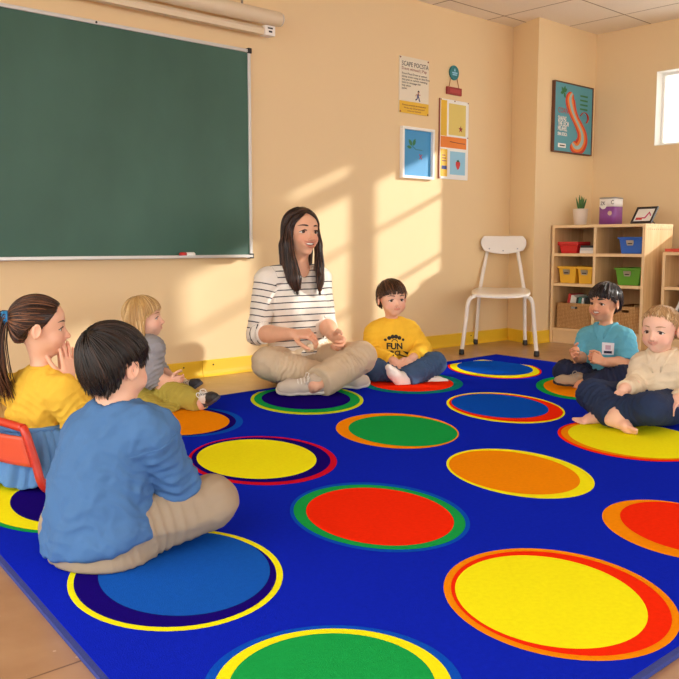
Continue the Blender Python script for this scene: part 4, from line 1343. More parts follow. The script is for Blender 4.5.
def head_tone(V, H, base):
    """skin colours: lips, cheeks, nose and ears have their own tint"""
    q = (V - H['C']) @ H['R'] / H['s']
    T = np.tile(np.array(lin(base)[:3]), (len(V), 1))
    def mixin(mask, col):
        nonlocal T
        T = T + mask[:, None] * (np.array(lin(col)[:3]) - T)
    b = np.array(base, float)
    rosy = np.clip(b * np.array([1.0, .80, .77]), 0, 255)
    for x in (-1, 1):
        mixin(np.exp(-(((q - [.19 * x, .30, H['ez'] - .15]) / [.10, .15, .09]) ** 2).sum(1)) * .45, rosy)
        mixin(np.exp(-(((q - [.36 * x, -.04, -.05]) / [.06, .10, .14]) ** 2).sum(1)) * .40, rosy)
    mixin(np.exp(-(((q - [0, H['ny'], H['nz']]) / [.06, .06, .05]) ** 2).sum(1)) * .35, rosy)
    t = q[:, 0] / H['w']
    dz = q[:, 2] - (H['mz'] + H['curve'] * t * t)
    g = H['gap'] * np.clip(1 - t * t, 0, 1)
    front = (q[:, 1] > .28) * np.clip(1 - np.abs(t) ** 5, 0, 1)
    up = np.clip(1 - np.abs(dz - .010 - g) / .024, 0, 1) * front
    dn = np.clip(1 - np.abs(dz + .018 + 1.1 * g) / .030, 0, 1) * front
    mixin(np.clip(np.maximum(up, dn) * 1.8, 0, 1) * (.55 if H['child'] else .75), np.clip(b * np.array([.86, .60, .59]), 0, 255))
    if H['gap'] > .01:
        inn = (front > 0) & (np.abs(dz + .3 * H['gap']) < g * .95 + .004) & (q[:, 1] < .375 - .06 * t * t)
        mixin(inn * 1.0, (112, 40, 40))
    else:
        mixin(np.clip(1 - np.abs(dz + .003) / .005, 0, 1) * front * .6, (140, 78, 70))
    # nostrils
    for x in (-1, 1):
        mixin((np.linalg.norm((q - [.026 * x, H['ny'] - .030, H['nz'] - .038]) / [.018, .028, .014], axis=1) < 1) * .7, (110, 60, 50))
    return T


def strip_tube(paths, rads, seg=5, flat=1.0, center=None):
    """many tubes at once: paths (S,n,3), rads (S,n) -> V, Q"""
    S, n, _ = paths.shape
    T = np.empty_like(paths)
    T[:, 1:-1] = paths[:, 2:] - paths[:, :-2]; T[:, 0] = paths[:, 1] - paths[:, 0]; T[:, -1] = paths[:, -1] - paths[:, -2]
    T /= np.maximum(np.linalg.norm(T, axis=2, keepdims=True), 1e-9)
    ref = (paths - center) if center is not None else np.broadcast_to(np.array([.3, .2, 1.0]), paths.shape)
    U = ref - (ref * T).sum(2, keepdims=True) * T
    U /= np.maximum(np.linalg.norm(U, axis=2, keepdims=True), 1e-9)
    W = np.cross(T, U)
    a = 2 * np.pi * np.arange(seg) / seg
    V = paths[:, :, None, :] + rads[:, :, None, None] * (U[:, :, None, :] * (np.cos(a) * flat)[None, None, :, None] + W[:, :, None, :] * np.sin(a)[None, None, :, None])
    base = (np.arange(S) * n * seg)[:, None, None] + (np.arange(n - 1) * seg)[None, :, None] + np.arange(seg)[None, None, :]
    nx = (np.arange(seg) + 1) % seg
    b2 = (np.arange(S) * n * seg)[:, None, None] + (np.arange(n - 1) * seg)[None, :, None] + nx[None, None, :]
    Q = np.stack([base, base + seg, b2 + seg, b2], -1).reshape(-1, 4)
    return V.reshape(-1, 3), Q


def face_parts(root, H, bvh, iris, brow_mat, gaze=(0, 1, 0), brow=1.0, browz=0.0, lid=0.0, teeth=True):
    L, s, R, ez = H['L'], H['s'], H['R'], H['ez']
    g = nrm(np.asarray(gaze, float))
    for x in (-1, 1):
        c = np.array([.148 * x, .258, ez])
        rr = .086 if H['child'] else .082
        bm = B()
        bmesh.ops.create_uvsphere(bm, u_segments=32, v_segments=24, radius=rr * s)
        gx = nrm(np.array([g[0] - .04 * x, g[1], g[2]]))
        Mz = Vector(tuple(R @ gx)).to_track_quat('Z', 'Y').to_matrix()
        for f in bm.faces:
            z = f.calc_center_median().normalized().z
            a = math.acos(max(-1, min(1, z)))
            f.material_index = 2 if a < .19 else (1 if a < .46 else 0); f.smooth = True
        for v in bm.verts:
            v.co = Mz @ v.co + Vector(tuple(L(*c)))
        link('eye', bm, [M_EYEW, IRIS[iris], M_PUPIL], parent=root)
        # lash line
        pts = np.array([L(.078 * x, .332, ez + .008), L(.112 * x, .362, ez + .036), L(.165 * x, .360, ez + .036), L(.220 * x, .314, ez + .004), L(.240 * x, .295, ez - .004)])
        pp = spline(pts, 16)
        n = len(pp)
        V, Q = strip_tube(pp[None], np.interp(np.linspace(0, 1, n), [0, .5, 1], [.006, .012, .004])[None] * s, 6)
        make_mesh(V, Q, 'eyelash', [M_LASH], parent=root)
        # brow laid on the skin
        fw = R[:, 1]
        bp = []
        for t in np.linspace(0, 1, 12):
            q = L((.065 + .19 * t) * x, .75, ez + .126 + browz + .026 * math.sin(t * 2.6) - .018 * t)
            h = bvh.ray_cast(Vector(tuple(q)), Vector(tuple(-fw)))
            if h[0] is not None: bp.append(np.array(h[0]))
        if len(bp) > 3:
            bp = np.array(bp); n = len(bp)
            V, Q = strip_tube(bp[None], np.interp(np.linspace(0, 1, n), [0, .15, .5, 1], [.008, .019, .017, .004])[None] * s * brow, 8, flat=.45, center=H['C'])
            make_mesh(V, Q, 'eyebrow', [brow_mat], parent=root)
    if H['gap'] > .01 and teeth:
        bm = B(); w, mz, cv = H['w'], H['mz'], H['curve']
        nseg = 14
        rows = []
        for i in range(nseg + 1):
            t = -0.78 + 1.56 * i / nseg
            g_ = H['gap'] * (1 - t * t)
            y = .372 - .085 * t * t
            zt_, zb_ = mz + cv * t * t + g_ * 1.1, mz + cv * t * t - g_ * .25
            rows.append([bm.verts.new(tuple(L(t * w, yy, zz))) for yy, zz in ((y - .03, zt_), (y, zt_), (y, zb_), (y - .03, zb_))])
        for a, b in zip(rows, rows[1:]):
            for k in range(4):
                bm.faces.new((a[k], b[k], b[(k + 1) % 4], a[(k + 1) % 4]))
        bm.faces.new(rows[0]); bm.faces.new(rows[-1][::-1])
        link('teeth', bm, [M_TEETH], parent=root, smooth=True)


def hand(V, wrist, fdir, normal, thumb, L, curl=.5, spread=.10, rw=None, curls=None, tcurl=.3):
    """five-fingered hand. fdir: way the fingers leave the wrist; normal: way the palm faces; thumb: way the thumb side lies"""
    f = nrm(fdir)
    n = np.asarray(normal, float); n = nrm(n - f * (n @ f))
    t = np.asarray(thumb, float)
    sd = np.cross(f, n)
    if sd @ t < 0: sd = -sd
    w = np.asarray(wrist, float)
    rf = .046 * L
    kn = []
    for i, (o, ln) in enumerate(((.155, .47), (.052, .49), (-.052, .465), (-.15, .42))):
        k = w + f * ln * L + sd * o * L - n * .015 * L
        kn.append(k)
        V.cone(w + sd * o * .55 * L + f * .04 * L, k, .068 * L, .058 * L, .05 * L)
    fl = (.40, .45, .42, .33)
    rot = lambda v, a: v * math.cos(a) + n * math.sin(a)
    for i in range(4):
        c = curls[i] if curls is not None else curl * (1 + .12 * i)
        d0 = nrm(f + sd * spread * (1.2, .35, -.45, -1.3)[i])
        segs = (.45, .31, .24)
        p = kn[i] - f * .03 * L
        ang = 0
        r0 = rf * (1, 1.03, .98, .88)[i]
        rs = (r0 * 1.06, r0, r0 * .92, r0 * .78)
        for j in range(3):
            ang += c * (.75, 1.0, .65)[j]
            dd = d0 * math.cos(ang) + n * math.sin(ang)
            q = p + dd * segs[j] * fl[i] * L * 1.04
            V.cone(p, q, rs[j], rs[j + 1], .010 * L)
            p = q
    b = w + f * .10 * L + sd * .11 * L + n * .02 * L
    d1 = nrm(sd * .75 + f * .65 + n * .25)
    m_ = b + d1 * .24 * L
    d2 = nrm(d1 * (1 - .35 * tcurl) + f * .55 + n * tcurl * .8 - sd * .15)
    e = m_ + d2 * .19 * L
    d3 = nrm(d2 + f * .2 - sd * .5 * tcurl + n * tcurl * .4)
    V.cone(w + f * .07 * L + sd * .04 * L, m_, .070 * L, .062 * L, .04 * L)
    V.cone(m_, e, .060 * L, .052 * L, .012 * L); V.cone(e, e + d3 * .15 * L, .052 * L, .042 * L, .010 * L)


def foot(V, ank, fdir, up, L, r_ank, toes=True, k=.02, sole=None, slim=1.0):
    """bare foot: ankle, heel, arch, ball and toes"""
    f = nrm(fdir); u = np.asarray(up, float); u = nrm(u - f * (u @ f)); sd = np.cross(f, u)
    a = np.asarray(ank, float)
    heel = a - f * .16 * L - u * .22 * L
    if slim < 1:
        V.cone(a, a - u * .12 * L + f * .05 * L, r_ank * .8, r_ank * .6, k)
        return
    V.cone(a, heel, r_ank * slim, .115 * L * slim, k); V.cone(heel, a + f * .42 * L - u * .23 * L, .12 * L * slim, .115 * L * slim, k)
    V.cone(a, a + f * .45 * L - u * .22 * L, r_ank * .95 * slim, .10 * L * slim, k)
    V.cone(a + f * .42 * L - u * .25 * L + sd * .07 * L, a + f * .55 * L - u * .26 * L - sd * .07 * L, .10 * L * slim, .085 * L * slim, k)
    if toes:
        for i, (o, ln, r) in enumerate(((.125, .84, .060), (.040, .82, .046), (-.030, .78, .043), (-.095, .72, .041), (-.155, .65, .040))):
            V.cone(a + f * .52 * L - u * .26 * L + sd * o * .85 * L * (sole or 1), a + f * ln * L - u * .285 * L + sd * o * 1.05 * L * (sole or 1), r * L, r * L * .92, .012 * L)


def shoe(root, ank, fdir, up, L, m_up, m_sole, m_lace=None, patch=None, name='shoe'):
    f = nrm(fdir); u = np.asarray(up, float); u = nrm(u - f * (u @ f)); sd = np.cross(f, u)
    o = np.asarray(ank, float) - f * .24 * L - u * .33 * L          # heel end of the sole
    low = min(float((o + f * x * L + sd * y * L)[2]) for x, y in ((.05, -.1), (.05, .1), (.7, -.16), (.7, .16), (.98, -.05), (.98, .05)))
    o = o + UPZ * max(0.0, RZ + .004 - low)
    p = lambda x, y, z: o + f * x * L + sd * y * L + u * z * L
    pts = np.array([p(x, y, z) for x in (-.1, 1.1) for y in (-.3, .3) for z in (-.1, .55)])
    h = .0026
    V = Vol(pts.min(0), pts.max(0), h)
    for a, b, ra, rb in (((.13, 0, .13), (.45, 0, .13), .135, .135), ((.45, 0, .13), (.72, .012, .11), .135, .155), ((.72, .012, .11), (.86, .005, .095), .155, .125)):
        V.cone(p(*a), p(*b), ra * L, rb * L, .05 * L)
    V.cone(p(.24, 0, .20), p(.22, 0, .36), .135 * L, .125 * L, .05 * L, cap='b'); V.cone(p(.30, 0, .27), p(.60, 0, .17), .095 * L, .085 * L, .06 * L)
    V.plane(p(0, 0, .055), -u)
    v, q = V.mesh()
    loc = np.stack([(v - o) @ f, (v - o) @ sd, (v - o) @ u], 1) / L
    mats = [m_up]
    sh = make_mesh(smooth(v, q, 2), q, name, mats, parent=root)
    if patch is not None:
        sh.data.materials.append(patch)
        c = loc[q].mean(1)
        m = ((np.abs(c[:, 1]) > .05) & (c[:, 0] > .28) & (c[:, 0] < .74) & (c[:, 2] < .30) & (c[:, 2] > .09 + .35 * np.abs(c[:, 0] - .50))) | (c[:, 0] < .17) & (c[:, 2] > .12) & (c[:, 2] < .24)
        sh.data.polygons.foreach_set('material_index', m.astype(np.int32))
    V = Vol(pts.min(0), pts.max(0), h)
    for a, b, ra, rb in (((.13, 0, .05), (.45, 0, .05), .142, .138), ((.45, 0, .05), (.72, .012, .05), .138, .162), ((.72, .012, .05), (.87, .005, .05), .162, .132)):
        V.cone(p(*a), p(*b), ra * L, rb * L, .03 * L)
    V.plane(p(0, 0, .078), u, .01 * L); V.plane(p(0, 0, 0), -u, .01 * L)
    v, q = V.mesh()
    make_mesh(smooth(v, q, 1), q, 'sole', [m_sole], parent=sh)
    if m_lace is not None:
        paths = []
        for i in range(5):
            x = .38 + .062 * i; z = .352 - .026 * i
            paths.append(spline([p(x, -.085, z - .045), p(x + .008, -.04, z), p(x + .01, .0, z + .008), p(x + .008, .04, z), p(x, .085, z - .045)], 12))
        for sg in (-1, 1):
            paths.append(spline([p(.38, 0, .345), p(.36, .06 * sg, .40), p(.40, .13 * sg, .36), p(.42, .12 * sg, .27)], 12))
        n = min(len(a) for a in paths)
        A = np.array([a[:n] for a in paths])
        v, q = strip_tube(A, np.full(A.shape[:2], .012 * L), 6)
        make_mesh(v, q, 'shoelace', [m_lace], parent=sh)
    return sh


# ------------------------------------------------------------------ hair
def hair_strands(bvh, roots, field, n, step, r0, C, lift=.002, gravity=0.0, jitter=.15, free=2, stop=None):
    """paths that creep over the hair mass along `field` and whose last steps hang free"""
    paths = []
    for p in roots:
        p = np.array(p, float)
        path = []; stopped = False
        jit = RNG.normal(0, jitter, 3)
        st = step * RNG.uniform(.75, 1.25)
        lf = lift * RNG.uniform(.2, 1.3)
        prev = None
        for i in range(n):
            if stop is not None and path and len(path) > 1 and (stopped or stop(path[-1])):
                stopped = True
                path.append(path[-1] + (path[-1] - path[-2]) * .25 - UPZ * step * .12); continue
            loc, nor, _, _ = bvh.find_nearest(Vector(tuple(p)))
            if i < n - free:
                base = np.array(loc); nn = np.array(nor)
                q = base + nn * lf
            else:
                q = p; nn = np.array(nor)
            path.append(q)
            d = np.asarray(field(q), float) + jit * np.array([1, 1, .4])
            if i < n - free - 1:
                d = d - nn * (d @ nn)
            d = nrm(d)
            if prev is not None: d = nrm(.5 * d + .5 * prev)
            if i >= n - free - 1: d = nrm(d + np.array([0, 0, -gravity]))
            prev = d
            p = q + d * st
        paths.append(path)
    A = np.array(paths)
    rad = np.interp(np.linspace(0, 1, n), [0, .15, .6, .85, 1], [.45, .9, 1.0, .7, .12])[None] * (r0 * RNG.uniform(.6, 1.25, len(A)))[:, None]
    return A, rad


def hair_object(root, V, Q, A, rad, C, mats, flat=.55, name='hair', base_shade=.35):
    """hair mass and the locks on it as one mesh"""
    v2, q2 = strip_tube(A, rad, 5, flat, C)
    sh1 = np.clip(base_shade + .18 * vnoise(V * 60), 0, 1)
    sh2 = np.repeat(np.clip(RNG.normal(.5, .24, len(A)), 0, 1), A.shape[1] * 5)
    return make_mesh(np.concatenate([V, v2]), np.concatenate([Q, q2 + len(V)]), name, [mats], parent=root, attrs={'shade': np.concatenate([sh1, sh2])})


def bvh_of(V, Q):
    return BVHTree.FromPolygons(V.tolist(), Q.tolist())


def cap_hair(H, h, grow, hairline, extra=None, lo=-.8, pad=.12):
    """hair mass around the skull: grown skull minus everything under `hairline(azimuth)`"""
    C, R, s = H['C'], H['R'], H['s']
    V = Vol(C - s * 1.0, C + s * 1.0, h)
    L = H['L']
    g = grow
    base = (.365, .425, .375) if H['child'] else (.335, .41, .37)
    cy, cz = (-.06, .125) if H['child'] else (-.07, .13)
    V.ell(L(0, cy, cz), (np.array(base) + g) * s, R, 0)
    V.ell(L(0, cy - .08, cz - .20), (np.array((base[0] - .035, .315, .30)) + g * .8) * s, R, .08 * s)
    V.ell(L(0, .16, .16), (np.array((.285, .20, .235)) + g * .8) * s, R, .06 * s)
    if extra: extra(V, L, s, R)
    x, y, z = [a / f32(s) for a in V.local(C, R)]
    az = np.arctan2(np.abs(x), y + f32(.05))
    zl = np.interp(az, [math.radians(a) for a, _ in hairline], [b for _, b in hairline]).astype(f32)
    d = (zl - z) * f32(s)
    V.cut_((slice(None),) * 3, d, .02 * s)
    return V


def under(H, hairline, dz=.0):
    """true where a lock has run past the hairline"""
    aa, bb = [math.radians(a) for a, _ in hairline], [b for _, b in hairline]
    def f(p):
        q = (p - H['C']) @ H['R'] / H['s']
        return q[2] < np.interp(math.atan2(abs(q[0]), q[1] + .05), aa, bb) + dz
    return f
# ------------------------------------------------------------------ the people
def bounds(pts, m):
    a = np.array(pts)
    return a.min(0) - m, a.max(0) + m


def limb(V, pts, rs, k=.02):
    for i in range(len(pts) - 1):
        V.cone(pts[i], pts[i + 1], rs[i], rs[i + 1], k)


def torso(V, J, w, grow=0.0, k=.03, belly=0.0):
    """w: half widths hip, waist, chest; J needs pelvis, waist, chest, F (forward)"""
    F = J['F']
    V.cone(J['pelvis'], J['waist'], w[0] + grow, w[1] + grow, k, flat=(F, .78))
    V.cone(J['waist'], J['chest'], w[1] + grow, w[2] + grow, k, flat=(F, .72))
    V.cone(J['shA'], J['shB'], J['rs'][0] * .92 + grow * .9, J['rs'][0] * .92 + grow * .9, k * 1.2)
    nk = J['neck'] - UPZ * .014
    V.cone(nk, J['shA'] * .8 + J['neck'] * .2, J['rn'] * .75 + grow * .3, J['rs'][0] * .75 + grow * .8, k * 1.2)
    V.cone(nk, J['shB'] * .8 + J['neck'] * .2, J['rn'] * .75 + grow * .3, J['rs'][0] * .75 + grow * .8, k * 1.2)
    V.cone(J['chest'], nk, w[2] * .75 + grow * .6, J['rn'] * .95, k, flat=(F, .75))


def person(label, J, base, h=.0026, cat='person'):
    """one continuous body: head, neck, trunk, arms with hands, legs with feet"""
    pts = [v for k, v in J.items() if isinstance(v, np.ndarray) and v.shape == (3,) and k[:2] in ('pe', 'wa', 'ch', 'ne', 'he', 'sh', 'el', 'wr', 'hi', 'kn', 'an')]
    s = J['HH']
    C = J['head']
    pts += [C + s * .6 * np.array(d) for d in ((1, 0, 0), (-1, 0, 0), (0, 1, 0), (0, -1, 0), (0, 0, 1), (0, 0, -1))]
    lo, hi = bounds(pts, J.get('margin', .12))
    V = Vol(lo, hi, h)
    R = frame(J['hf'], J.get('hu', (0, 0, 1)))
    torso(V, J, J['w'], -.012)
    for a in 'AB':
        sh, el, wr, hp, kn, an = (J[k + a] for k in ('sh', 'el', 'wr', 'hip', 'kn', 'an'))
        r0, r1, r2 = J['rs']
        m = el * .62 + wr * .38
        limb(V, [sh, sh * .5 + el * .5, el, m, wr], [r0, r0 * .93, r1, r1 * 1.02, r2], .012)
        q0, q1, q2 = J['rl']
        c = kn * .68 + an * .32
        limb(V, [J['pelvis'] * .35 + hp * .65, hp, kn, c, an], [q0, q0, q1, q1 * .98, q2], .02)
        foot(V, an, J['ft' + a], J['fu' + a], J['fl'], q2, toes=J.get('toes', False), slim=1.0 if J.get('toes', False) else .72)
    H = head(V, C, R, s, J.get('mouth', 'neutral'), J.get('child', True), J.get('nosek', 1.0))
    V.cone(C + R @ (np.array([0, -.10, -.22]) * s), J['neck'], J['rn'] * 1.02, J['rn'] * 1.08, .035 * s / .2)
    for a in 'AB':
        hand(V, J['wr' + a], J['hd' + a], J['hn' + a], J['ht' + a], J['hl'], **J.get('hk' + a, {}))
    V.plane((0, 0, RZ + .004), -UPZ)
    v, q = V.mesh()
    v = smooth(v, q, 1, .35)
    tone = head_tone(v, H, base)
    b = np.array(base, float)
    for a in 'AB':   # knuckles and soles a little redder
        wgt = np.exp(-((v - (J['wr' + a] + nrm(J['hd' + a]) * J['hl'] * .75)) ** 2).sum(1) / (J['hl'] * .35) ** 2) * .35
        tone = tone + wgt[:, None] * (np.array(lin(b * [1, .84, .82])[:3]) - tone)
        wgt = np.exp(-((v - (J['an' + a] + nrm(J['ft' + a]) * J['fl'] * .6)) ** 2).sum(1) / (J['fl'] * .4) ** 2) * .4
        tone = tone + wgt[:, None] * (np.array(lin(b * [1, .82, .80])[:3]) - tone)
    org = J['pelvis'].copy(); org[2] = RZ
    root = make_mesh(v, q, 'person', [M_SKIN], origin=org, attrs={'tone': np.clip(tone, 0, 1)})
    tag(root, label, cat)
    # only the head is needed for laying on brows
    near = np.linalg.norm(v - C, axis=1) < .75 * s
    qq = q[near[q].all(1)]
    return root, H, bvh_of(v, qq)


def creases(v, spots):
    """short pressed folds across a limb: spots = (centre, along, reach, depth, spacing)"""
    d = np.zeros(len(v))
    for c, ax, reach, amp, wl in spots:
        ax = nrm(ax)
        r = v - c
        t = r @ ax
        w = np.exp(-(r ** 2).sum(1) / reach ** 2)
        ph = t / wl + .7 * vnoise(v * 22 + 5) + .5 * vnoise(v * 9 + 2)
        d += amp * w * (1 - 2 * np.abs(np.sin(np.pi * ph)) ** .8)
    return d


def joint_spots(J, arms=.004, knees=.0):
    out = []
    for a in 'AB':
        if arms:
            out += [(J['el' + a], J['wr' + a] - J['sh' + a], .075, arms, .019), (J['sh' + a] * .75 + J['el' + a] * .25, J['el' + a] - J['sh' + a] + .3 * J['F'] * .1, .07, arms * .8, .024)]
        if knees:
            out += [(J['hip' + a] * .8 + J['kn' + a] * .2, J['kn' + a] - J['hip' + a], .10, knees, .026), (J['kn' + a] * .7 + J['an' + a] * .3, J['an' + a] - J['kn' + a], .08, knees, .022)]
    return out


def garment(root, name, V, m, amp=.003, freq=26, axis=None, stretch=3, it=2, seed=0.0, attrs=None, mask=None, keep=False, spots=()):
    v, q = V.mesh()
    v = smooth(v, q, it)
    n = vnormals(v, q)
    d = folds(v, freq, axis, stretch, seed) * amp + folds(v, freq * 2.3, axis, stretch * .8, seed + 40) * amp * .38
    if mask is not None:
        d = d * mask(v)
    if spots: d = d + creases(v, spots)
    v = smooth(v + n * d[:, None], q, 1, .5)
    v[:, 2] = np.maximum(v[:, 2], RZ + .0032)
    o = make_mesh(v, q, name, m if isinstance(m, list) else [m], parent=root, attrs=attrs(v) if attrs else None)
    return (o, v, q) if keep else o


def gvol(J, keys, m, h):
    return Vol(*bounds([J[k] for k in keys], m), h)


def sleeves(V, J, a, cuff, grow, k=.015, el_fold=0.0):
    """sleeve from the shoulder to `cuff` (0..1 upper arm, 1..2 forearm)"""
    sh, el, wr = J['sh' + a], J['el' + a], J['wr' + a]
    r0, r1, r2 = J['rs']
    if cuff <= 1:
        e = sh * (1 - cuff) + el * cuff
        V.cone(sh, e, r0 + grow, r0 * .95 + grow * 1.25, k, cap='b')
    else:
        V.cone(sh, el, r0 + grow, r1 + grow * 1.1, k)
        t = cuff - 1
        e = el * (1 - t) + wr * t
        V.cone(el, e, r1 + grow * 1.1, r1 * (1 - t) + r2 * t + grow * .9, k, cap='b')
    return e


def legs(V, J, a, grow, k=.02, cuff=.9, flare=1.0):
    hp, kn, an = J['hip' + a], J['kn' + a], J['an' + a]
    q0, q1, q2 = J['rl']
    V.cone(J['pelvis'] * .4 + hp * .6, hp, q0 + grow, q0 + grow, k); V.cone(hp, kn, q0 + grow, q1 + grow * 1.05, k)
    e = kn * (1 - cuff) + an * cuff
    m = kn * .6 + e * .4
    V.cone(kn, m, q1 + grow, q1 + grow, k * .6)
    V.cone(m, e, q1 + grow, (q2 * .5 + q1 * .5) * flare + grow, k * .5, cap='b')
    return e


def ring(root, name, c, n, r, rt, m, flatdir=None, sq=1.0, dip=0.0, dipdir=None):
    n = nrm(n); u = nrm(np.cross(n, [0.3, 1, 0.2])); w = np.cross(n, u)
    pts = []
    for i in range(33):
        a = 2 * math.pi * i / 32
        d = u * math.cos(a) + w * math.sin(a)
        p = np.asarray(c) + d * r
        if dipdir is not None: p = p - n * dip * max(0, float(d @ dipdir)) ** 2
        pts.append(p)
    v, q = strip_tube(np.array(pts)[None], np.full((1, 33), rt), 8)
    return make_mesh(v, q, name, [m], parent=root)


def hem_band(root, name, e, d, r, m, th=.003, w=.012):
    d = nrm(d)
    bm = B()
    lathe(bm, e - d * w, [(r * .97, 0), (r + th, 0), (r + th, w), (r * .9, w + .0008)], 24, ax=tuple(d))
    return link(name, bm, m, parent=root)


def downfield(H, out=.35, part=0.0):
    C, R, s = H['C'], H['R'], H['s']
    def f(p):
        q = (p - C) @ R / s
        return R @ np.array([out * (q[0] - part), out * (q[1] + .06), -.75])
    return f


def crownfield(H, w, swirl=.25):
    """away from the whorl w (head units)"""
    C, R, s = H['C'], H['R'], H['s']
    w = np.array(w, float)
    ax = nrm(w - np.array([0, -.06, .10]))
    def f(p):
        q = (p - C) @ R / s
        d = q - w
        d = d - ax * (d @ ax) * .5
        n = np.linalg.norm(d) + .05
        t = np.cross(ax, d)
        return R @ (d / n + t * swirl / (n * (1 + 4 * n)) + np.array([0, 0, -.9 * min(1, n)]))
    return f


def pick(v, q, n, H, cond):
    """random points on the hair mass fulfilling cond(head coords)"""
    c = v[q].mean(1)
    loc = (c - H['C']) @ H['R'] / H['s']
    ok = np.nonzero(cond(loc))[0]
    return c[RNG.choice(ok, size=min(n, len(ok)), replace=False)]

G = lambda r, f, u=0.0: RGT * r + FWD * f + UPZ * u
# ---- boy in the blue shirt, nearest the camera, seen from behind
D = 1.80
J = dict(F=nrm(G(.52, .85)), pelvis=P(100, 540, D - .01), waist=P(100, 494, D + .01), chest=P(113, 452, D + .02), neck=P(117, 406, D + .02), head=P(115, 363, D + .03), HH=.167,
         hf=G(.57, .82, -.06), hu=(0, 0, 1), w=(.106, .086, .082), rn=.034, rs=(.042, .034, .024), rl=(.066, .048, .034),
         shA=P(85, 441, D + .05), elA=P(74, 492, D + .16), wrA=P(100, 500, D + .26), shB=P(151, 434, D - .02), elB=P(176, 487, D + .05), wrB=P(149, 491, D + .13),
         hdA=G(.9, .2, -.3), hnA=G(.2, .2, -1), htA=G(0, .7, .4), hdB=G(-.9, .35, -.15), hnB=G(0, .2, -1), htB=G(0, .8, .4), hl=.125,
         hipA=P(78, 525, D + .06), knA=P(84, 497, D + .30), anA=P(150, 512, D + .30), hipB=P(120, 530, D - .01), knB=P(211, 502, D + .10), anB=P(142, 512, D + .28),
         ftA=G(.9, .2, -.1), fuA=G(0, .2, 1), ftB=G(-.8, .3, -.1), fuB=G(0, .3, 1), fl=.17, mouth='smile')
boy, H, bv = person('person in a blue long-sleeved shirt seen from behind, nearest the camera', J, (232, 184, 156))
face_parts(boy, H, bv, 'brown', M_LASH, (0, 1, 0))
MH = hair_mat('dark_brown_hair', (10, 6, 5), (24, 15, 11), (60, 40, 30))
HL = [(0, .17), (40, .15), (62, .06), (78, -.03), (86, -.06), (92, .06), (104, .06), (118, -.20), (150, -.40), (180, -.46)]
cp = cap_hair(H, .0032, .040, HL)
hv, hq = cp.mesh(); hv = smooth(hv, hq, 2)
hb = bvh_of(hv, hq)
wh = (-.05, -.42, .40)
cf = crownfield(H, wh, .30)
roots = np.concatenate([pick(hv, hq, 900, H, lambda l: l[:, 2] > -.34), pick(hv, hq, 420, H, lambda l: np.linalg.norm(l - np.array(wh), axis=1) < .28)])
A, rad = hair_strands(hb, roots, cf, 11, .011, .0019, H['C'], .0020, .5, .05, 1, stop=under(H, HL, .01))
hair_object(boy, hv, hq, A, rad, H['C'], MH, base_shade=.12)
MS = cloth_mat('blue_cotton_shirt', (76, 116, 164), 600, .35)
V = gvol(J, ('pelvis', 'chest', 'neck', 'shA', 'shB', 'elA', 'elB', 'wrA', 'wrB'), .16, .0042)
torso(V, J, J['w'], .014, .04)
V.cone(J['pelvis'] - UPZ * .030, J['waist'], J['w'][0] + .020, J['w'][1] + .022, .04, flat=(J['F'], .86))
V.cone(J['waist'] - J['F'] * .018, J['chest'] - J['F'] * .012, .086, .082, .04)
for a in 'AB': sleeves(V, J, a, 1.86, .012, .007)
V.carve(J['neck'] + UPZ * .012, J['head'], J['rn'] + .009, J['rn'] + .012, .008)
V.plane(J['pelvis'] - UPZ * .006, -UPZ + G(.20, 0), .012)
shirt_, gv, gq = garment(boy, 'shirt', V, MS, .0095, 18, G(.5, -.2, 1), 2.6, seed=3, spots=joint_spots(J, .004) + [(J['waist'] - J['F'] * .09 - UPZ * .02, UPZ + G(.5, 0), .13, .0026, .034), (J['waist'] + G(.09, -.04), UPZ + G(.6, 0), .10, .0034, .028)], keep=True)
nd = nrm(J['head'] - J['neck'])
cl = ring(boy, 'shirt_collar', J['neck'] - UPZ * .004 - J['F'] * .004, nd, J['rn'] + .014, .0065, MS)
gb = bvh_of(gv, gq)
for a in 'AB':
    u = nrm(J['el' + a] - J['sh' + a]); c0 = J['sh' + a] + u * .004
    e1 = nrm(np.cross(u, G(.1, .9, .2))); e2 = np.cross(u, e1)
    sp_ = []
    for t in np.linspace(0, 2 * math.pi, 41):
        dr = e1 * math.cos(t) + e2 * math.sin(t)
        h = gb.ray_cast(Vector(tuple(c0 + dr * .12)), Vector(tuple(-dr)))
        if h[0] is not None and (np.array(h[0]) - c0) @ dr < .075 and (np.array(h[0]) - J['chest']) @ (J['sh' + a] - J['chest']) > .004: sp_.append(np.array(h[0]))
        elif len(sp_) > 6: break
    if len(sp_) > 6:
        sp_ = np.array(sp_)
        v, q = strip_tube(sp_[None], np.full((1, len(sp_)), .0016), 6)
        make_mesh(v, q, 'shoulder_seam', [MS], parent=shirt_)
MP = cloth_mat('khaki_trousers', (164, 146, 122), 600, .3)
V = gvol(J, ('pelvis', 'hipA', 'hipB', 'knA', 'knB', 'anA', 'anB'), .13, .0042)
V.cone(J['pelvis'] - UPZ * .025, J['waist'] * .4 + J['pelvis'] * .6, J['w'][0] + .012, J['w'][0] + .002, .03, flat=(J['F'], .84))
for a in 'AB': legs(V, J, a, .010)
V.plane((0, 0, RZ + .001), -UPZ, .01)
garment(boy, 'trousers', V, MP, .005, 20, J['knB'] - J['hipB'], 3.0, seed=9, spots=joint_spots(J, 0, .005))
for a in 'AB': shoe(boy, J['an' + a], J['ft' + a], J['fu' + a], .19, cloth_mat('grey_canvas', (120, 122, 128)), M_WHITE)
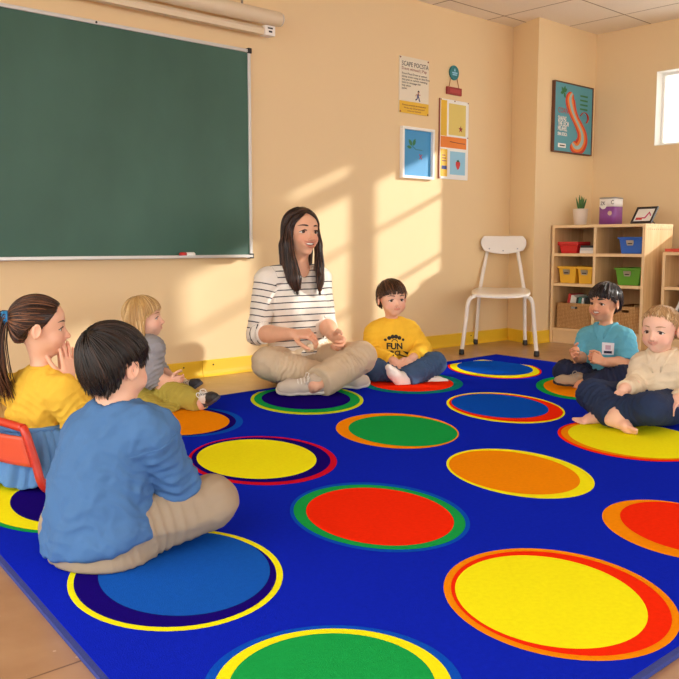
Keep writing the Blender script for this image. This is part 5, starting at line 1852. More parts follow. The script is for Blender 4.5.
# ---- the teacher
D = 4.18
J = dict(F=nrm(G(.57, -.82)), pelvis=P(300, 357, D + .05), waist=P(297, 333, D + .04), chest=P(295, 298, D + .02), neck=P(298, 270, D + .01), head=P(301.5, 232.5, D - .02), HH=.222,
         hf=G(.56, -.82, .02), hu=(.04, 0, 1), w=(.155, .128, .130), rn=.046, rs=(.050, .040, .026), rl=(.082, .060, .030),
         shA=P(267, 281, D - .06), elA=P(257, 334, D - .10), wrA=P(292, 334, D - .26), shB=P(319, 279, D + .08), elB=P(326, 324, D + .05), wrB=P(332, 335, D - .12),
         hdA=G(.85, -.25, .02), hnA=G(-.2, .5, -.8), htA=G(.3, -.8, .5), hdB=G(.45, -.55, -.35), hnB=G(-.75, -.3, .1), htB=G(0, -.3, .9), hl=.178,
         hkA=dict(curl=.75, spread=.03), hkB=dict(curl=.9, spread=.03),
         hipA=P(284, 366, D + .0), knA=P(268, 363, D - .30), anA=P(334, 383, D - .26), hipB=P(318, 364, D + .08), knB=P(361, 357, D - .20), anB=P(315, 385, D - .44),
         ftA=G(.95, .05, .0), fuA=G(.1, -.5, .75), ftB=G(-.93, -.12, .0), fuB=G(0, -.5, .8), fl=.20, mouth='grin', child=False, nosek=1.12)
woman, H, bv = person('person in a striped top and beige trousers sitting cross-legged, smiling', J, (230, 176, 144), h=.0032)
MH = hair_mat('long_brown_hair', (24, 13, 9), (50, 29, 20), (112, 70, 46))
face_parts(woman, H, bv, 'brown', MH, nrm((.1, 1, -.02)), brow=1.05)
C, R, s = H['C'], H['R'], H['s']
L = H['L']
V = Vol(C - s * np.array([1.0, 1.0, 1.75]), C + s * np.array([1.0, 1.0, .8]), .0036)
V.ell(L(0, -.07, .13), (np.array((.335, .41, .37)) + .048) * s, R, 0); V.ell(L(0, .14, .17), np.array((.30, .23, .24)) * s, R, .06 * s)
V.ell(L(0, -.20, -.10), np.array((.36, .27, .42)) * s, R, .08 * s)
# centre-parted curtains: keep the face free, then hang down over the chest
x, y, z = [a / f32(s) for a in V.local(C, R)]
az = np.degrees(np.arctan2(np.abs(x - f32(.02)), y + f32(.05)))
zl = np.interp(az, [0, 10, 28, 48, 62, 70, 75, 180], [.415, .38, .29, .14, -.06, -.25, -1.5, -1.5]).astype(f32)
V.cut_((slice(None),) * 3, (zl - z) * f32(s), .02 * s)
down = lambda p, dz: p + np.array([0, 0, -dz])
for sg in (-1, 1):
    a = L(.355 * sg, .02, .08)
    ch = R @ np.array([sg * .02, .22, 0])
    front = nrm(R @ np.array([sg * .75, .65, 0]))
    V.cone(a, L(.40 * sg, .06, -.25), .090 * s, .110 * s, .06 * s, flat=(front, .75))
    e1 = L(.40 * sg, .06, -.25); e2 = L(.375 * sg, .16, -.70); e3 = L(.33 * sg, .27, -1.0); e4 = L(.30 * sg, .31, -1.17)
    V.cone(e1, e2, .115 * s, .150 * s, .06 * s, flat=(front, .62)); V.cone(e2, e3, .150 * s, .155 * s, .05 * s, flat=(front, .50)); V.cone(e3, e4, .150 * s, .095 * s, .05 * s, flat=(front, .42))
    V.cone(L(.25 * sg, -.22, -.30), L(.27 * sg, -.20, -.75), .17 * s, .12 * s, .08 * s, flat=(R[:, 1], .6))
V.cone(L(0, -.30, -.2), L(0, -.30, -.85), .28 * s, .22 * s, .08 * s, flat=(R[:, 1], .5))
# face opening
V.carve_ell(L(0, .36, -.14), np.array((.255, .35, .40)) * s, R, .03 * s)
hv, hq = V.mesh(); hv = smooth(hv, hq, 2)
hb = bvh_of(hv, hq)
def wf(p):
    q = (p - C) @ R / s
    sg = 1 if q[0] > .02 else -1
    t = min(1, max(0, (.42 - q[2]) / .35))
    return R @ np.array([sg * (1 - t) * 1.1 - .10 * sg * t * (q[2] < -.5), -.35 * (1 - t) + .18 * t * (q[2] < -.3), -.25 - t])
roots = np.concatenate([pick(hv, hq, 520, H, lambda l: l[:, 2] > -.2), pick(hv, hq, 420, H, lambda l: (l[:, 2] <= -.2) & (l[:, 2] > -.95))])
A, rad = hair_strands(hb, roots, wf, 13, .0165, .0026, C, .0022, .6, .05, 1)
hair_object(woman, hv, hq, A, rad, C, MH, base_shade=.22)
# striped jersey: stripes run round the trunk and round each arm
MJ, nt, b = newmat('striped_jersey')
at = N(nt, 'ShaderNodeAttribute'); at.attribute_name = 'band'
pp = N(nt, 'ShaderNodeMath', operation='PINGPONG'); pp.inputs[1].default_value = .5
nt.links.new(at.outputs['Fac'], pp.inputs[0])
lt = N(nt, 'ShaderNodeMath', operation='LESS_THAN'); lt.inputs[1].default_value = .085
nt.links.new(pp.outputs[0], lt.inputs[0])
mx = N(nt, 'ShaderNodeMix', data_type='RGBA'); mx.inputs[6].default_value = lin((236, 228, 216)); mx.inputs[7].default_value = lin((52, 52, 62))
nt.links.new(lt.outputs[0], mx.inputs[0]); nt.links.new(mx.outputs[2], b.inputs['Base Color']); b.inputs['Roughness'].default_value = .85
V = gvol(J, ('pelvis', 'chest', 'neck', 'shA', 'shB', 'elA', 'elB', 'wrA', 'wrB'), .17, .0042)
torso(V, J, J['w'], .010, .05)
S = nrm(np.cross(J['F'], UPZ))
for sg in (-1, 1):
    c = J['chest'] - UPZ * .045 + J['F'] * .075 + S * .062 * sg
    V.ell(c, (.062, .062, .066), None, .06)
ends = [sleeves(V, J, a, 1.22 if a == 'A' else 1.30, .009) for a in 'AB']
V.carve(J['neck'] + UPZ * .01, J['head'], J['rn'] + .014, J['rn'] + .03, .01)
vn = J['neck'] + J['F'] * .075 - UPZ * .035
V.carve(J['neck'] + J['F'] * .03 + UPZ * .03, vn, .055, .012, .012); V.carve(J['neck'] + J['F'] * .10 + UPZ * .02, J['neck'] + J['F'] * .13 - UPZ * .03, .05, .012, .012)
V.plane(J['pelvis'] + UPZ * .020, -UPZ, .006)
def bands(v):
    t = v[:, 2] - (v - J['chest']) @ J['F'] * .10
    out = t / .0305
    for a in 'AB':
        sh, el, wr = J['sh' + a], J['el' + a], J['wr' + a]
        ab = el - sh; L1 = np.linalg.norm(ab); u = ab / L1
        t1 = np.clip(((v - sh) @ u) / L1, 0, 1)
        d1 = np.linalg.norm(v - sh - np.outer(t1 * L1, u), axis=1)
        cd = wr - el; L2 = np.linalg.norm(cd); w_ = cd / L2
        t2 = np.clip(((v - el) @ w_) / L2, 0, 1)
        d2 = np.linalg.norm(v - el - np.outer(t2 * L2, w_), axis=1)
        side = ((v - J['chest']) @ (sh - J['chest'])) / ((sh - J['chest']) @ (sh - J['chest'])) > .78
        m1 = (d1 < J['rs'][0] + .022) & side
        m2 = (d2 < J['rs'][1] + .022) & (d2 < d1 + .004) & (t2 > .02)
        out = np.where(m1, (sh[2] - t1 * L1 * .98) / .0305, out)
        out = np.where(m2, (el[2] - (t2 * L2)) / .0305, out)
    return dict(band=out)
garment(woman, 'striped_top', V, MJ, .0045, 20, G(1, 0, .4), 2.6, seed=5, attrs=bands, spots=joint_spots(J, .0022))
for a, e_ in zip('AB', ends): hem_band(woman, 'cuff', e_, J['wr' + a] - J['el' + a], J['rs'][1] * .74 + J['rs'][2] * .26 + .009, cloth_mat('white_jersey', (236, 228, 216), 560, .3), w=.018)
MP = cloth_mat('beige_trousers', (206, 184, 154), 600, .3)
V = gvol(J, ('pelvis', 'hipA', 'hipB', 'knA', 'knB', 'anA', 'anB'), .16, .0044)
V.cone(J['pelvis'] - UPZ * .015, J['waist'] * .35 + J['pelvis'] * .65, J['w'][0] + .006, J['w'][0] - .004, .03, flat=(J['F'], .80))
for a in 'AB': legs(V, J, a, .012, cuff=.92, flare=1.35)
V.plane((0, 0, RZ + .001), -UPZ, .01)
garment(woman, 'trousers', V, MP, .005, 17, J['knB'] - J['hipB'], 3.0, seed=2, spots=joint_spots(J, 0, .006))
MSH = cloth_mat('stone_canvas', (202, 188, 170), 500, .3)
for a in 'AB': shoe(woman, J['an' + a], J['ft' + a], J['fu' + a], .225, MSH, mat('cream_rubber', (226, 216, 200), .6), mat('cream_lace', (232, 226, 214), .8))
# ---- boy in the yellow sweatshirt beside the teacher
D = 4.40
J = dict(F=nrm(G(.22, -.97)), pelvis=P(399, 361, D), waist=P(397, 349, D), chest=P(393, 336, D), neck=P(391.5, 323.5, D + .01), head=P(392, 298, D - .02), HH=.182,
         hf=G(.32, -.93, -.02), hu=(-.03, 0, 1), w=(.105, .096, .092), rn=.028, rs=(.042, .034, .022), rl=(.062, .046, .034),
         shA=P(374.5, 333, D), elA=P(371, 354, D - .05), wrA=P(394, 361.5, D - .24), shB=P(410, 332, D + .02), elB=P(423, 350, D - .04), wrB=P(413, 358, D - .22),
         hdA=G(.75, -.25, -.45), hnA=G(.1, .6, -.6), htA=G(.2, -.3, .8), hdB=G(-.55, -.35, -.6), hnB=G(-.2, .7, -.5), htB=G(-.2, -.5, .7), hl=.125,
         hkA=dict(curl=.35, spread=.06), hkB=dict(curl=.5, spread=.05),
         hipA=P(388, 366, D - .03), knA=P(377, 370, D - .22), anA=P(422, 378, D - .22), hipB=P(409, 366, D + .0), knB=P(435, 363.5, D - .18), anB=P(404, 380, D - .30),
         ftA=G(.85, -.1, .1), fuA=G(-.1, -.5, .8), ftB=G(-.45, -.30, .75), fuB=G(.55, .5, .55), fl=.145, mouth='neutral')
yb, H, bv = person('person in a yellow printed sweatshirt and jeans sitting cross-legged', J, (236, 186, 158))
MH = hair_mat('chestnut_hair', (34, 19, 11), (72, 44, 27), (132, 88, 56))
face_parts(yb, H, bv, 'brown', hair_mat('brow_brown', (50, 30, 18), (50, 30, 18), (50, 30, 18)), nrm((.05, 1, -.03)), brow=.8)
HL = [(0, .21), (20, .19), (40, .18), (58, .12), (70, .08), (80, .04), (90, .12), (106, .10), (118, -.14), (180, -.34)]
cp = cap_hair(H, .0034, .042, HL)
hv, hq = cp.mesh(); hv = smooth(hv, hq, 2); hb = bvh_of(hv, hq)
roots = pick(hv, hq, 620, H, lambda l: l[:, 2] > -.3)
A, rad = hair_strands(hb, roots, crownfield(H, (.10, -.25, .46), .3), 10, .011, .0023, H['C'], .0022, .5, .08, 2, stop=under(H, HL, .01))
hair_object(yb, hv, hq, A, rad, H['C'], MH, base_shade=.2)
MY = cloth_mat('yellow_fleece', (246, 196, 58), 420, .45)
V = gvol(J, ('pelvis', 'chest', 'neck', 'shA', 'shB', 'elA', 'elB', 'wrA', 'wrB'), .15, .0038)
torso(V, J, J['w'], .010, .04)
for a in 'AB': sleeves(V, J, a, 1.90, .011, .008)
V.carve(J['neck'] + UPZ * .006, J['head'], J['rn'] + .008, J['rn'] + .010, .006)
V.plane(J['pelvis'] - UPZ * .012, -UPZ, .012)
sw, gv, gq = garment(yb, 'sweatshirt', V, MY, .0045, 22, G(.4, 0, 1), 2.6, seed=8, spots=joint_spots(J, .0045), keep=True)
ring(yb, 'neck_ribbing', J['neck'] + UPZ * .007 + J['F'] * .002, nrm(J['head'] - J['neck']), J['rn'] + .012, .0055, MY)
for a in 'AB': hem_band(yb, 'cuff', J['el' + a] * .08 + J['wr' + a] * .92, J['wr' + a] - J['el' + a], J['rs'][2] + .009, MY, w=.02)
# chest print: half ring of petals and lettering, laid on the cloth
gb = bvh_of(gv, gq)
def laid(name, bm, par, mats, lift=.0022, thick=0):
    for v in bm.verts:
        p = Vector(v.co)
        h = gb.ray_cast(p + Vector(tuple(J['F'])) * .3, Vector(tuple(-J['F'])))
        if h[0] is not None: v.co = h[0] + Vector(tuple(J['F'])) * lift
    return link(name, bm, mats, parent=par)
pc = P(395.5, 341, D - .1); px_ = nrm(np.cross(UPZ, J['F'])); pz = UPZ
if px_ @ RGT < 0: px_ = -px_
MINK = mat('print_black', (34, 28, 22), .7)
bm = B()
for i, (ang, rr, sz) in enumerate(((2.85, .040, .011), (2.35, .032, .016), (1.82, .031, .017), (1.32, .031, .017), (.80, .032, .016), (.30, .040, .011))):
    c = pc + px_ * rr * math.cos(ang) * 1.15 + pz * (rr * math.sin(ang) * .85 - .006)
    poly(bm, [c + px_ * sz * .62 * math.cos(t) * 1.0 + pz * sz * .62 * math.sin(t) for t in np.linspace(0, 2 * math.pi, 12, endpoint=False)])
laid('petal_print', bm, sw, [MINK])
bm = B()
tube(bm, [pc + px_ * .014 * math.cos(t) + pz * (.012 * math.sin(t) - .006) for t in np.linspace(0, math.pi, 9)], .0022, 5)
laid('arc_print', bm, sw, [MINK])
bm = B(); text_bm(bm, 'FUN', pc - pz * .042, px_, pz, .043, .0, 0, 'CENTER', .95, bold=.0016); bmesh.ops.subdivide_edges(bm, edges=bm.edges, cuts=1); laid('word_print', bm, sw, [MINK])
bm = B(); text_bm(bm, 'CIRCLE', pc - pz * .074, px_, pz, .034, .0, 0, 'CENTER', .92, bold=.0012); bmesh.ops.subdivide_edges(bm, edges=bm.edges, cuts=1); laid('word_print', bm, sw, [MINK])
MJN = cloth_mat('blue_denim', (66, 92, 128), 700, .5, .14)
V = gvol(J, ('pelvis', 'hipA', 'hipB', 'knA', 'knB', 'anA', 'anB'), .13, .0038)
V.cone(J['pelvis'] - UPZ * .012, J['waist'] * .35 + J['pelvis'] * .65, J['w'][0] + .006, J['w'][0], .03, flat=(J['F'], .8))
for a in 'AB': legs(V, J, a, .009, cuff=.98, flare=1.2)
V.plane((0, 0, RZ + .001), -UPZ, .01)
garment(yb, 'jeans', V, MJN, .005, 24, J['knB'] - J['hipB'], 3, seed=4, spots=joint_spots(J, 0, .005))


def sock(root, J, a, m, L):
    f = nrm(J['ft' + a]); u = J['fu' + a]; an = J['an' + a]
    pts = [an - f * .3 * L, an + f * .9 * L]
    V = Vol(*bounds(pts, .08), .003)
    k = .02
    u = nrm(u - f * (u @ f)); sd = np.cross(f, u)
    heel = an - f * .16 * L - u * .22 * L
    r = J['rl'][2]
    V.cone(an + nrm(J['kn' + a] - an) * .035, an, r * 1.02, r * 1.02, k); V.cone(an + u * .02, heel, r * .95, .13 * L, k); V.cone(heel, an + f * .45 * L - u * .22 * L, .135 * L, .14 * L, k); V.cone(an, an + f * .48 * L - u * .2 * L, r * .95, .125 * L, k)
    V.cone(an + f * .45 * L - u * .22 * L + sd * .02 * L, an + f * .72 * L - u * .24 * L + sd * .01 * L, .145 * L, .105 * L, k)
    V.plane((0, 0, RZ + .001), -UPZ, .004)
    return garment(root, 'sock', V, m, .0015, 40, None, 2)
MSK = cloth_mat('white_sock', (238, 234, 226), 500, .4)
for a in 'AB': sock(yb, J, a, MSK, .155)
# ---- boy in the teal polo by the bookcase
D = 4.20
J = dict(F=nrm(G(-.62, -.78)), pelvis=P(604, 370, D), waist=P(605, 357, D), chest=P(606, 343, D), neck=P(606, 328, D), head=P(604.5, 302, D - .01), HH=.180,
         hf=G(-.80, -.60, .0), hu=(.02, 0, 1), w=(.100, .090, .090), rn=.027, rs=(.040, .030, .021), rl=(.062, .046, .034),
         shA=P(588, 338, D + .06), elA=P(582, 358, D + .04), wrA=P(577, 358, D - .10), shB=P(625, 340, D - .08), elB=P(627, 364, D - .12), wrB=P(604, 362, D - .24),
         hdA=G(-.45, -.5, .35), hnA=G(.7, -.3, .3), htA=G(.3, -.4, .8), hdB=G(-.85, -.1, .35), hnB=G(-.1, .8, -.3), htB=G(.1, -.2, .9), hl=.125,
         hkA=dict(curl=1.25, spread=.0, tcurl=.9), hkB=dict(curl=1.25, spread=.0, tcurl=.9),
         hipA=P(592, 376, D + .04), knA=P(565, 371, D - .06), anA=P(602, 385, D - .16), hipB=P(614, 377, D - .06), knB=P(626, 377, D - .26), anB=P(580, 386, D - .22),
         ftA=G(.85, -.3, .05), fuA=G(.1, -.5, .8), ftB=G(-.88, -.25, .1), fuB=G(.1, -.35, .9), fl=.135, mouth='grin')
tb_, H, bv = person('person in a teal polo shirt sitting before the bookcase, laughing', J, (216, 158, 122))
MH = hair_mat('black_brown_hair', (14, 9, 8), (36, 24, 20), (92, 76, 76))
face_parts(tb_, H, bv, 'brown', M_LASH, nrm((-.05, 1, .0)), brow=1.25)
HL = [(0, .20), (30, .18), (50, .16), (64, .12), (76, .06), (84, .05), (92, .13), (106, .11), (118, -.08), (180, -.28)]
cp = cap_hair(H, .0034, .046, HL)
hv, hq = cp.mesh(); hv = smooth(hv, hq, 2); hb = bvh_of(hv, hq)
roots = pick(hv, hq, 620, H, lambda l: l[:, 2] > -.28)
A, rad = hair_strands(hb, roots, crownfield(H, (-.06, -.22, .47), .3), 10, .011, .0024, H['C'], .0022, .5, .08, 2, stop=under(H, HL, .01))
hair_object(tb_, hv, hq, A, rad, H['C'], MH, base_shade=.15)
MT = cloth_mat('teal_pique', (98, 172, 194), 520, .5)
V = gvol(J, ('pelvis', 'chest', 'neck', 'shA', 'shB', 'elA', 'elB'), .15, .0038)
torso(V, J, J['w'], .010, .04)
for a in 'AB': sleeves(V, J, a, .82 if a == 'A' else .86, .014, .008)
V.carve(J['neck'] + UPZ * .004, J['head'], J['rn'] + .010, J['rn'] + .016, .006)
V.plane(J['pelvis'] + UPZ * .008, -UPZ, .006)
po_, gv, gq = garment(tb_, 'polo_shirt', V, MT, .0042, 22, G(.3, 0, 1), 2.6, seed=12, spots=joint_spots(J, .0035), keep=True)


def polo_collar(root, J, m, r, gb):
    """folded collar standing round the neck with two points in front"""
    n = nrm(J['head'] - J['neck']); F = nrm(J['F'] - n * (J['F'] @ n)); S = np.cross(F, n)
    c = J['neck'] - J['F'] * .002
    bm = B(); rows = []
    k = 36
    for i in range(k + 1):
        a = .20 + (2 * math.pi - .40) * i / k
        d = F * math.cos(a) + S * math.sin(a)
        fr = max(0.0, math.cos(a)) ** 3
        wd = .022 + .016 * fr
        top = c + d * r + n * (.020 - .022 * fr) + F * .004 * fr
        rim = top + d * .005 + n * .003
        q = c + d * (r + wd) + F * .012 * fr
        h = gb.ray_cast(Vector(tuple(q + n * .08)), Vector(tuple(-n)))
        bot = np.array(h[0]) + n * .004 + d * .002 if h[0] is not None else q
        if float((bot - rim) @ n) > -.004: bot = bot - n * .002
        mid = (rim + bot) * .5 + n * .006 + d * .003
        rows.append([bm.verts.new(tuple(x)) for x in (top, rim, mid, bot)])
    for a, b in zip(rows, rows[1:]):
        for j in range(3): bm.faces.new((a[j], b[j], b[j + 1], a[j + 1]))
    o = link('collar', bm, m, parent=root, smooth=True)
    md = o.modifiers.new('cloth', 'SOLIDIFY'); md.thickness = .003
    return o
gb = bvh_of(gv, gq)
polo_collar(tb_, J, MT, J['rn'] + .009, gb)
# placket and the small embroidered badge on the chest
S = nrm(np.cross(J['F'], UPZ))
if S @ RGT < 0: S = -S
def lay(bm, F, lift):
    for v in bm.verts:
        h = gb.ray_cast(Vector(v.co) + Vector(tuple(F)) * .3, Vector(tuple(-F)))
        if h[0] is not None: v.co = h[0] + Vector(tuple(F)) * lift
def patchgrid(c, ux, uz, w, hh, n=6):
    bm = B(); g = [[bm.verts.new(tuple(c + ux * w * (i / n - .5) + uz * hh * (j / n - .5))) for j in range(n + 1)] for i in range(n + 1)]
    for i in range(n):
        for j in range(n): bm.faces.new((g[i][j], g[i + 1][j], g[i + 1][j + 1], g[i][j + 1]))
    return bm
bm = patchgrid(J['neck'] + J['F'] * .10 - UPZ * .056, S, UPZ, .016, .050); lay(bm, J['F'], .0016); link('placket', bm, MT, parent=po_)
bF = nrm(J['F'] * .8 + S * .5)
bc_ = P(608.5, 349, D - .1)
Sb = nrm(np.cross(UPZ, bF)); Sb = Sb if Sb @ RGT > 0 else -Sb
bm = patchgrid(bc_, Sb, UPZ, .052, .058); lay(bm, bF, .002); bd = link('badge', bm, cloth_mat('white_badge', (232, 228, 232), 500, .2), parent=po_)
bm = patchgrid(bc_ - UPZ * .017, Sb, UPZ, .036, .012, 4); lay(bm, bF, .003); link('badge_stitching', bm, cloth_mat('navy_thread', (44, 40, 66), 500, .2), parent=bd)
bm = patchgrid(bc_ + UPZ * .006, Sb, UPZ, .024, .022, 4); lay(bm, bF, .003); link('badge_motif', bm, cloth_mat('rose_thread', (200, 170, 184), 500, .2), parent=bd)
MN = cloth_mat('navy_trousers', (36, 42, 66), 600, .35)
V = gvol(J, ('pelvis', 'hipA', 'hipB', 'knA', 'knB', 'anA', 'anB'), .13, .0038)
V.cone(J['pelvis'] - UPZ * .012, J['waist'] * .35 + J['pelvis'] * .65, J['w'][0] + .006, J['w'][0], .03, flat=(J['F'], .8))
for a in 'AB': legs(V, J, a, .009, cuff=.90)
V.plane((0, 0, RZ + .001), -UPZ, .01)
garment(tb_, 'trousers', V, MN, .005, 24, J['knB'] - J['hipB'], 3, seed=14, spots=joint_spots(J, 0, .005))
for a in 'AB': shoe(tb_, J['an' + a], J['ft' + a], J['fu' + a], .165, cloth_mat('tan_suede', (168, 148, 122), 400, .3), mat('dark_rubber', (40, 40, 44), .6), mat('grey_lace', (150, 140, 128), .8))
# ---- fair-haired toddler in a cream shirt, barefoot
D = 3.28
J = dict(F=nrm(G(-.60, -.80)), pelvis=P(664, 404, D), waist=P(664, 390, D), chest=P(664, 373, D), neck=P(662, 355, D), head=P(660.5, 329, D - .01), HH=.172,
         hf=G(-.70, -.71, -.04), hu=(0, 0, 1), w=(.100, .094, .086), rn=.027, rs=(.042, .033, .022), rl=(.060, .046, .032),
         shA=P(644, 367, D + .05), elA=P(636, 386, D + .0), wrA=P(624, 389, D - .12), shB=P(683, 371, D - .06), elB=P(689, 396, D - .10), wrB=P(677, 400, D - .22),
         hdA=G(-.55, -.5, -.4), hnA=G(.1, .3, -.9), htA=G(.6, -.6, .2), hdB=G(-.6, -.5, -.3), hnB=G(.1, .2, -.9), htB=G(0, .8, .3), hl=.112,
         hkA=dict(curl=.42, spread=.10), hkB=dict(curl=.5, spread=.06),
         hipA=P(652, 404, D + .02), knA=P(592, 394, D - .04), anA=P(619, 417, D - .22), hipB=P(672, 408, D - .06), knB=P(650, 408, D - .30), anB=P(603, 414, D - .10),
         ftA=G(.48, -.70, -.12), fuA=G(.62, .25, .55), ftB=G(-.88, -.25, .08), fuB=G(-.1, -.35, .9), fl=.125, toes=True, mouth='smile')
td, H, bv = person('person in a cream long-sleeved shirt and dark trousers sitting barefoot', J, (240, 194, 168))
MH = hair_mat('pale_blond_hair', (150, 112, 70), (204, 166, 116), (244, 222, 182))
face_parts(td, H, bv, 'brown', hair_mat('brow_blond', (176, 130, 90), (176, 130, 90), (176, 130, 90)), nrm((-.02, 1, -.05)), brow=.8)
HL = [(0, .34), (24, .32), (44, .27), (60, .20), (74, .10), (86, .03), (94, .12), (106, .10), (118, -.12), (180, -.28)]
cp = cap_hair(H, .0034, .022, HL)
hv, hq = cp.mesh(); hv = smooth(hv, hq, 2); hb = bvh_of(hv, hq)
roots = pick(hv, hq, 700, H, lambda l: l[:, 2] > -.25)
A, rad = hair_strands(hb, roots, crownfield(H, (.02, -.24, .46), .35), 8, .010, .0016, H['C'], .0030, .1, .22, 2, stop=under(H, HL, .01))
hair_object(td, hv, hq, A, rad, H['C'], MH, base_shade=.5)
MC = cloth_mat('cream_jersey', (232, 214, 184), 520, .4)
V = gvol(J, ('pelvis', 'chest', 'neck', 'shA', 'shB', 'elA', 'elB', 'wrA', 'wrB'), .15, .0036)
torso(V, J, J['w'], .010, .04)
for a in 'AB': sleeves(V, J, a, 1.88, .010, .008)
V.carve(J['neck'] + UPZ * .004, J['head'], J['rn'] + .008, J['rn'] + .012, .006)
V.plane(J['pelvis'] - UPZ * .004, -UPZ, .006)
ts_, gv, gq = garment(td, 'shirt', V, MC, .0045, 24, G(.4, 0, 1), 2.6, seed=22, spots=joint_spots(J, .005), keep=True)
gb = bvh_of(gv, gq)
polo_collar(td, J, MC, J['rn'] + .008, gb)
S = nrm(np.cross(J['F'], UPZ))
bm = patchgrid(J['neck'] + J['F'] * .10 - UPZ * .056, S, UPZ, .014, .050); lay(bm, J['F'], .0016); link('placket', bm, MC, parent=ts_)
for a in 'AB': hem_band(td, 'cuff', J['el' + a] * .10 + J['wr' + a] * .90, J['wr' + a] - J['el' + a], J['rs'][2] + .008, MC, w=.018)
MD = cloth_mat('dark_denim', (40, 54, 84), 650, .5, .14)
V = gvol(J, ('pelvis', 'hipA', 'hipB', 'knA', 'knB', 'anA', 'anB'), .13, .0036)
V.cone(J['pelvis'] - UPZ * .02, J['waist'] * .35 + J['pelvis'] * .65, J['w'][0] + .006, J['w'][0], .03, flat=(J['F'], .8))
for a in 'AB': legs(V, J, a, .010, cuff=.88, flare=1.12)
V.plane((0, 0, RZ + .001), -UPZ, .01)
garment(td, 'trousers', V, MD, .005, 24, J['knB'] - J['hipB'], 3, seed=24, spots=joint_spots(J, 0, .006))
# ---- fair child in the grey top in profile, between the boy in blue and the teacher
D = 3.66
J = dict(F=nrm(G(.93, -.12)), pelvis=P(138, 394, D), waist=P(141, 378, D), chest=P(144, 358, D), neck=P(144, 340, D), head=P(144.5, 317, D - .01), HH=.170,
         hf=G(.99, .02, .10), hu=(-.1, 0, 1), w=(.098, .088, .084), rn=.029, rs=(.040, .031, .021), rl=(.062, .047, .025),
         shA=P(153, 349, D - .10), elA=P(152, 379, D - .12), wrA=P(168, 381, D - .10), shB=P(146, 348, D + .10), elB=P(160, 374, D + .06), wrB=P(172, 378, D - .02),
         hdA=G(.9, .15, .0), hnA=G(0, .9, .2), htA=G(.1, .2, .9), hdB=G(.8, -.35, -.1), hnB=G(-.1, -.9, .1), htB=G(.1, 0, .9), hl=.10,
         hkA=dict(curl=.75, spread=.03), hkB=dict(curl=.75, spread=.03),
         hipA=P(138, 402, D - .09), knA=P(166, 424, D - .28), anA=P(180, 392, D + .02), hipB=P(142, 396, D + .03), knB=P(168, 394, D - .10), anB=P(199, 403, D - .22),
         ftA=G(.55, -.55, .40), fuA=G(-.6, .1, .70), ftB=G(.45, -.75, .30), fuB=G(-.62, -.05, .75), fl=.125, mouth='open')
bl, H, bv = person('person in a grey top and olive trousers sitting in profile', J, (238, 190, 164))
MH = hair_mat('honey_blond_hair', (146, 106, 58), (208, 168, 106), (244, 218, 164))
face_parts(bl, H, bv, 'blue', hair_mat('brow_honey', (150, 104, 64), (150, 104, 64), (150, 104, 64)), nrm((0, 1, .05)), brow=.8, teeth=False)
C, R, s, L = H['C'], H['R'], H['s'], H['L']
V = Vol(C - s * np.array([1, 1, 1.35]), C + s * np.array([1, 1, .8]), .0034)
V.ell(L(0, -.06, .125), (np.array((.365, .425, .375)) + .055) * s, R, 0); V.ell(L(0, .15, .16), np.array((.31, .235, .26)) * s, R, .06 * s)
for sg in (-1, 1):
    V.cone(L(.34 * sg, -.04, .10), L(.37 * sg, -.12, -.64), .15 * s, .15 * s, .06 * s, flat=(R[:, 0], .62)); V.cone(L(.30 * sg, -.26, .0), L(.28 * sg, -.26, -.64), .19 * s, .17 * s, .08 * s)
V.cone(L(0, -.30, 0), L(0, -.28, -.62), .26 * s, .24 * s, .08 * s, flat=(R[:, 1], .6))
V.plane(L(0, 0, -.72), -R[:, 2], .02 * s)
x, y, z = [a / f32(s) for a in V.local(C, R)]
az = np.degrees(np.arctan2(np.abs(x), y + f32(.02)))
zl = np.interp(az, [0, 20, 40, 58, 74, 86, 96, 180], [.20, .19, .15, .10, .02, -.22, -1.5, -1.5]).astype(f32)
V.cut_((slice(None),) * 3, (zl - z) * f32(s), .015 * s)
hv, hq = V.mesh(); hv = smooth(hv, hq, 2); hb = bvh_of(hv, hq)
def bf(p):
    q = (p - C) @ R / s
    t = min(1, max(0, (.44 - q[2]) / .4))
    return R @ np.array([(1 - t) * q[0] * 2.2, (1 - t) * (q[1] + .08) * 2.2, -.25 - t])
roots = pick(hv, hq, 760, H, lambda l: l[:, 2] > -.5)
A, rad = hair_strands(hb, roots, bf, 10, .0125, .0024, C, .0022, .6, .06, 1)
hair_object(bl, hv, hq, A, rad, C, MH, base_shade=.4)
MG = cloth_mat('grey_marl', (146, 146, 150), 160, .4, .25)
V = gvol(J, ('pelvis', 'chest', 'neck', 'shA', 'shB', 'elA', 'elB', 'wrA', 'wrB'), .15, .0038)
torso(V, J, J['w'], .010, .04)
for a in 'AB': sleeves(V, J, a, 1.30, .010, .008)
V.carve(J['neck'] + UPZ * .006, J['head'], J['rn'] + .008, J['rn'] + .012, .006)
V.plane(J['pelvis'] - UPZ * .012, -UPZ, .012)
garment(bl, 'long_sleeved_top', V, MG, .0045, 24, G(.2, 0, 1), 2.6, seed=31, spots=joint_spots(J, .005))
MO = cloth_mat('olive_trousers', (176, 160, 72), 600, .3)
V = gvol(J, ('pelvis', 'hipA', 'hipB', 'knA', 'knB', 'anA', 'anB'), .13, .0038)
V.cone(J['pelvis'] - UPZ * .012, J['waist'] * .35 + J['pelvis'] * .65, J['w'][0] + .006, J['w'][0], .03, flat=(J['F'], .8))
for a in 'AB': legs(V, J, a, .008, cuff=1.07)
V.plane((0, 0, RZ + .001), -UPZ, .01)
garment(bl, 'trousers', V, MO, .0045, 24, J['knB'] - J['hipB'], 3, seed=33, spots=joint_spots(J, 0, .005))
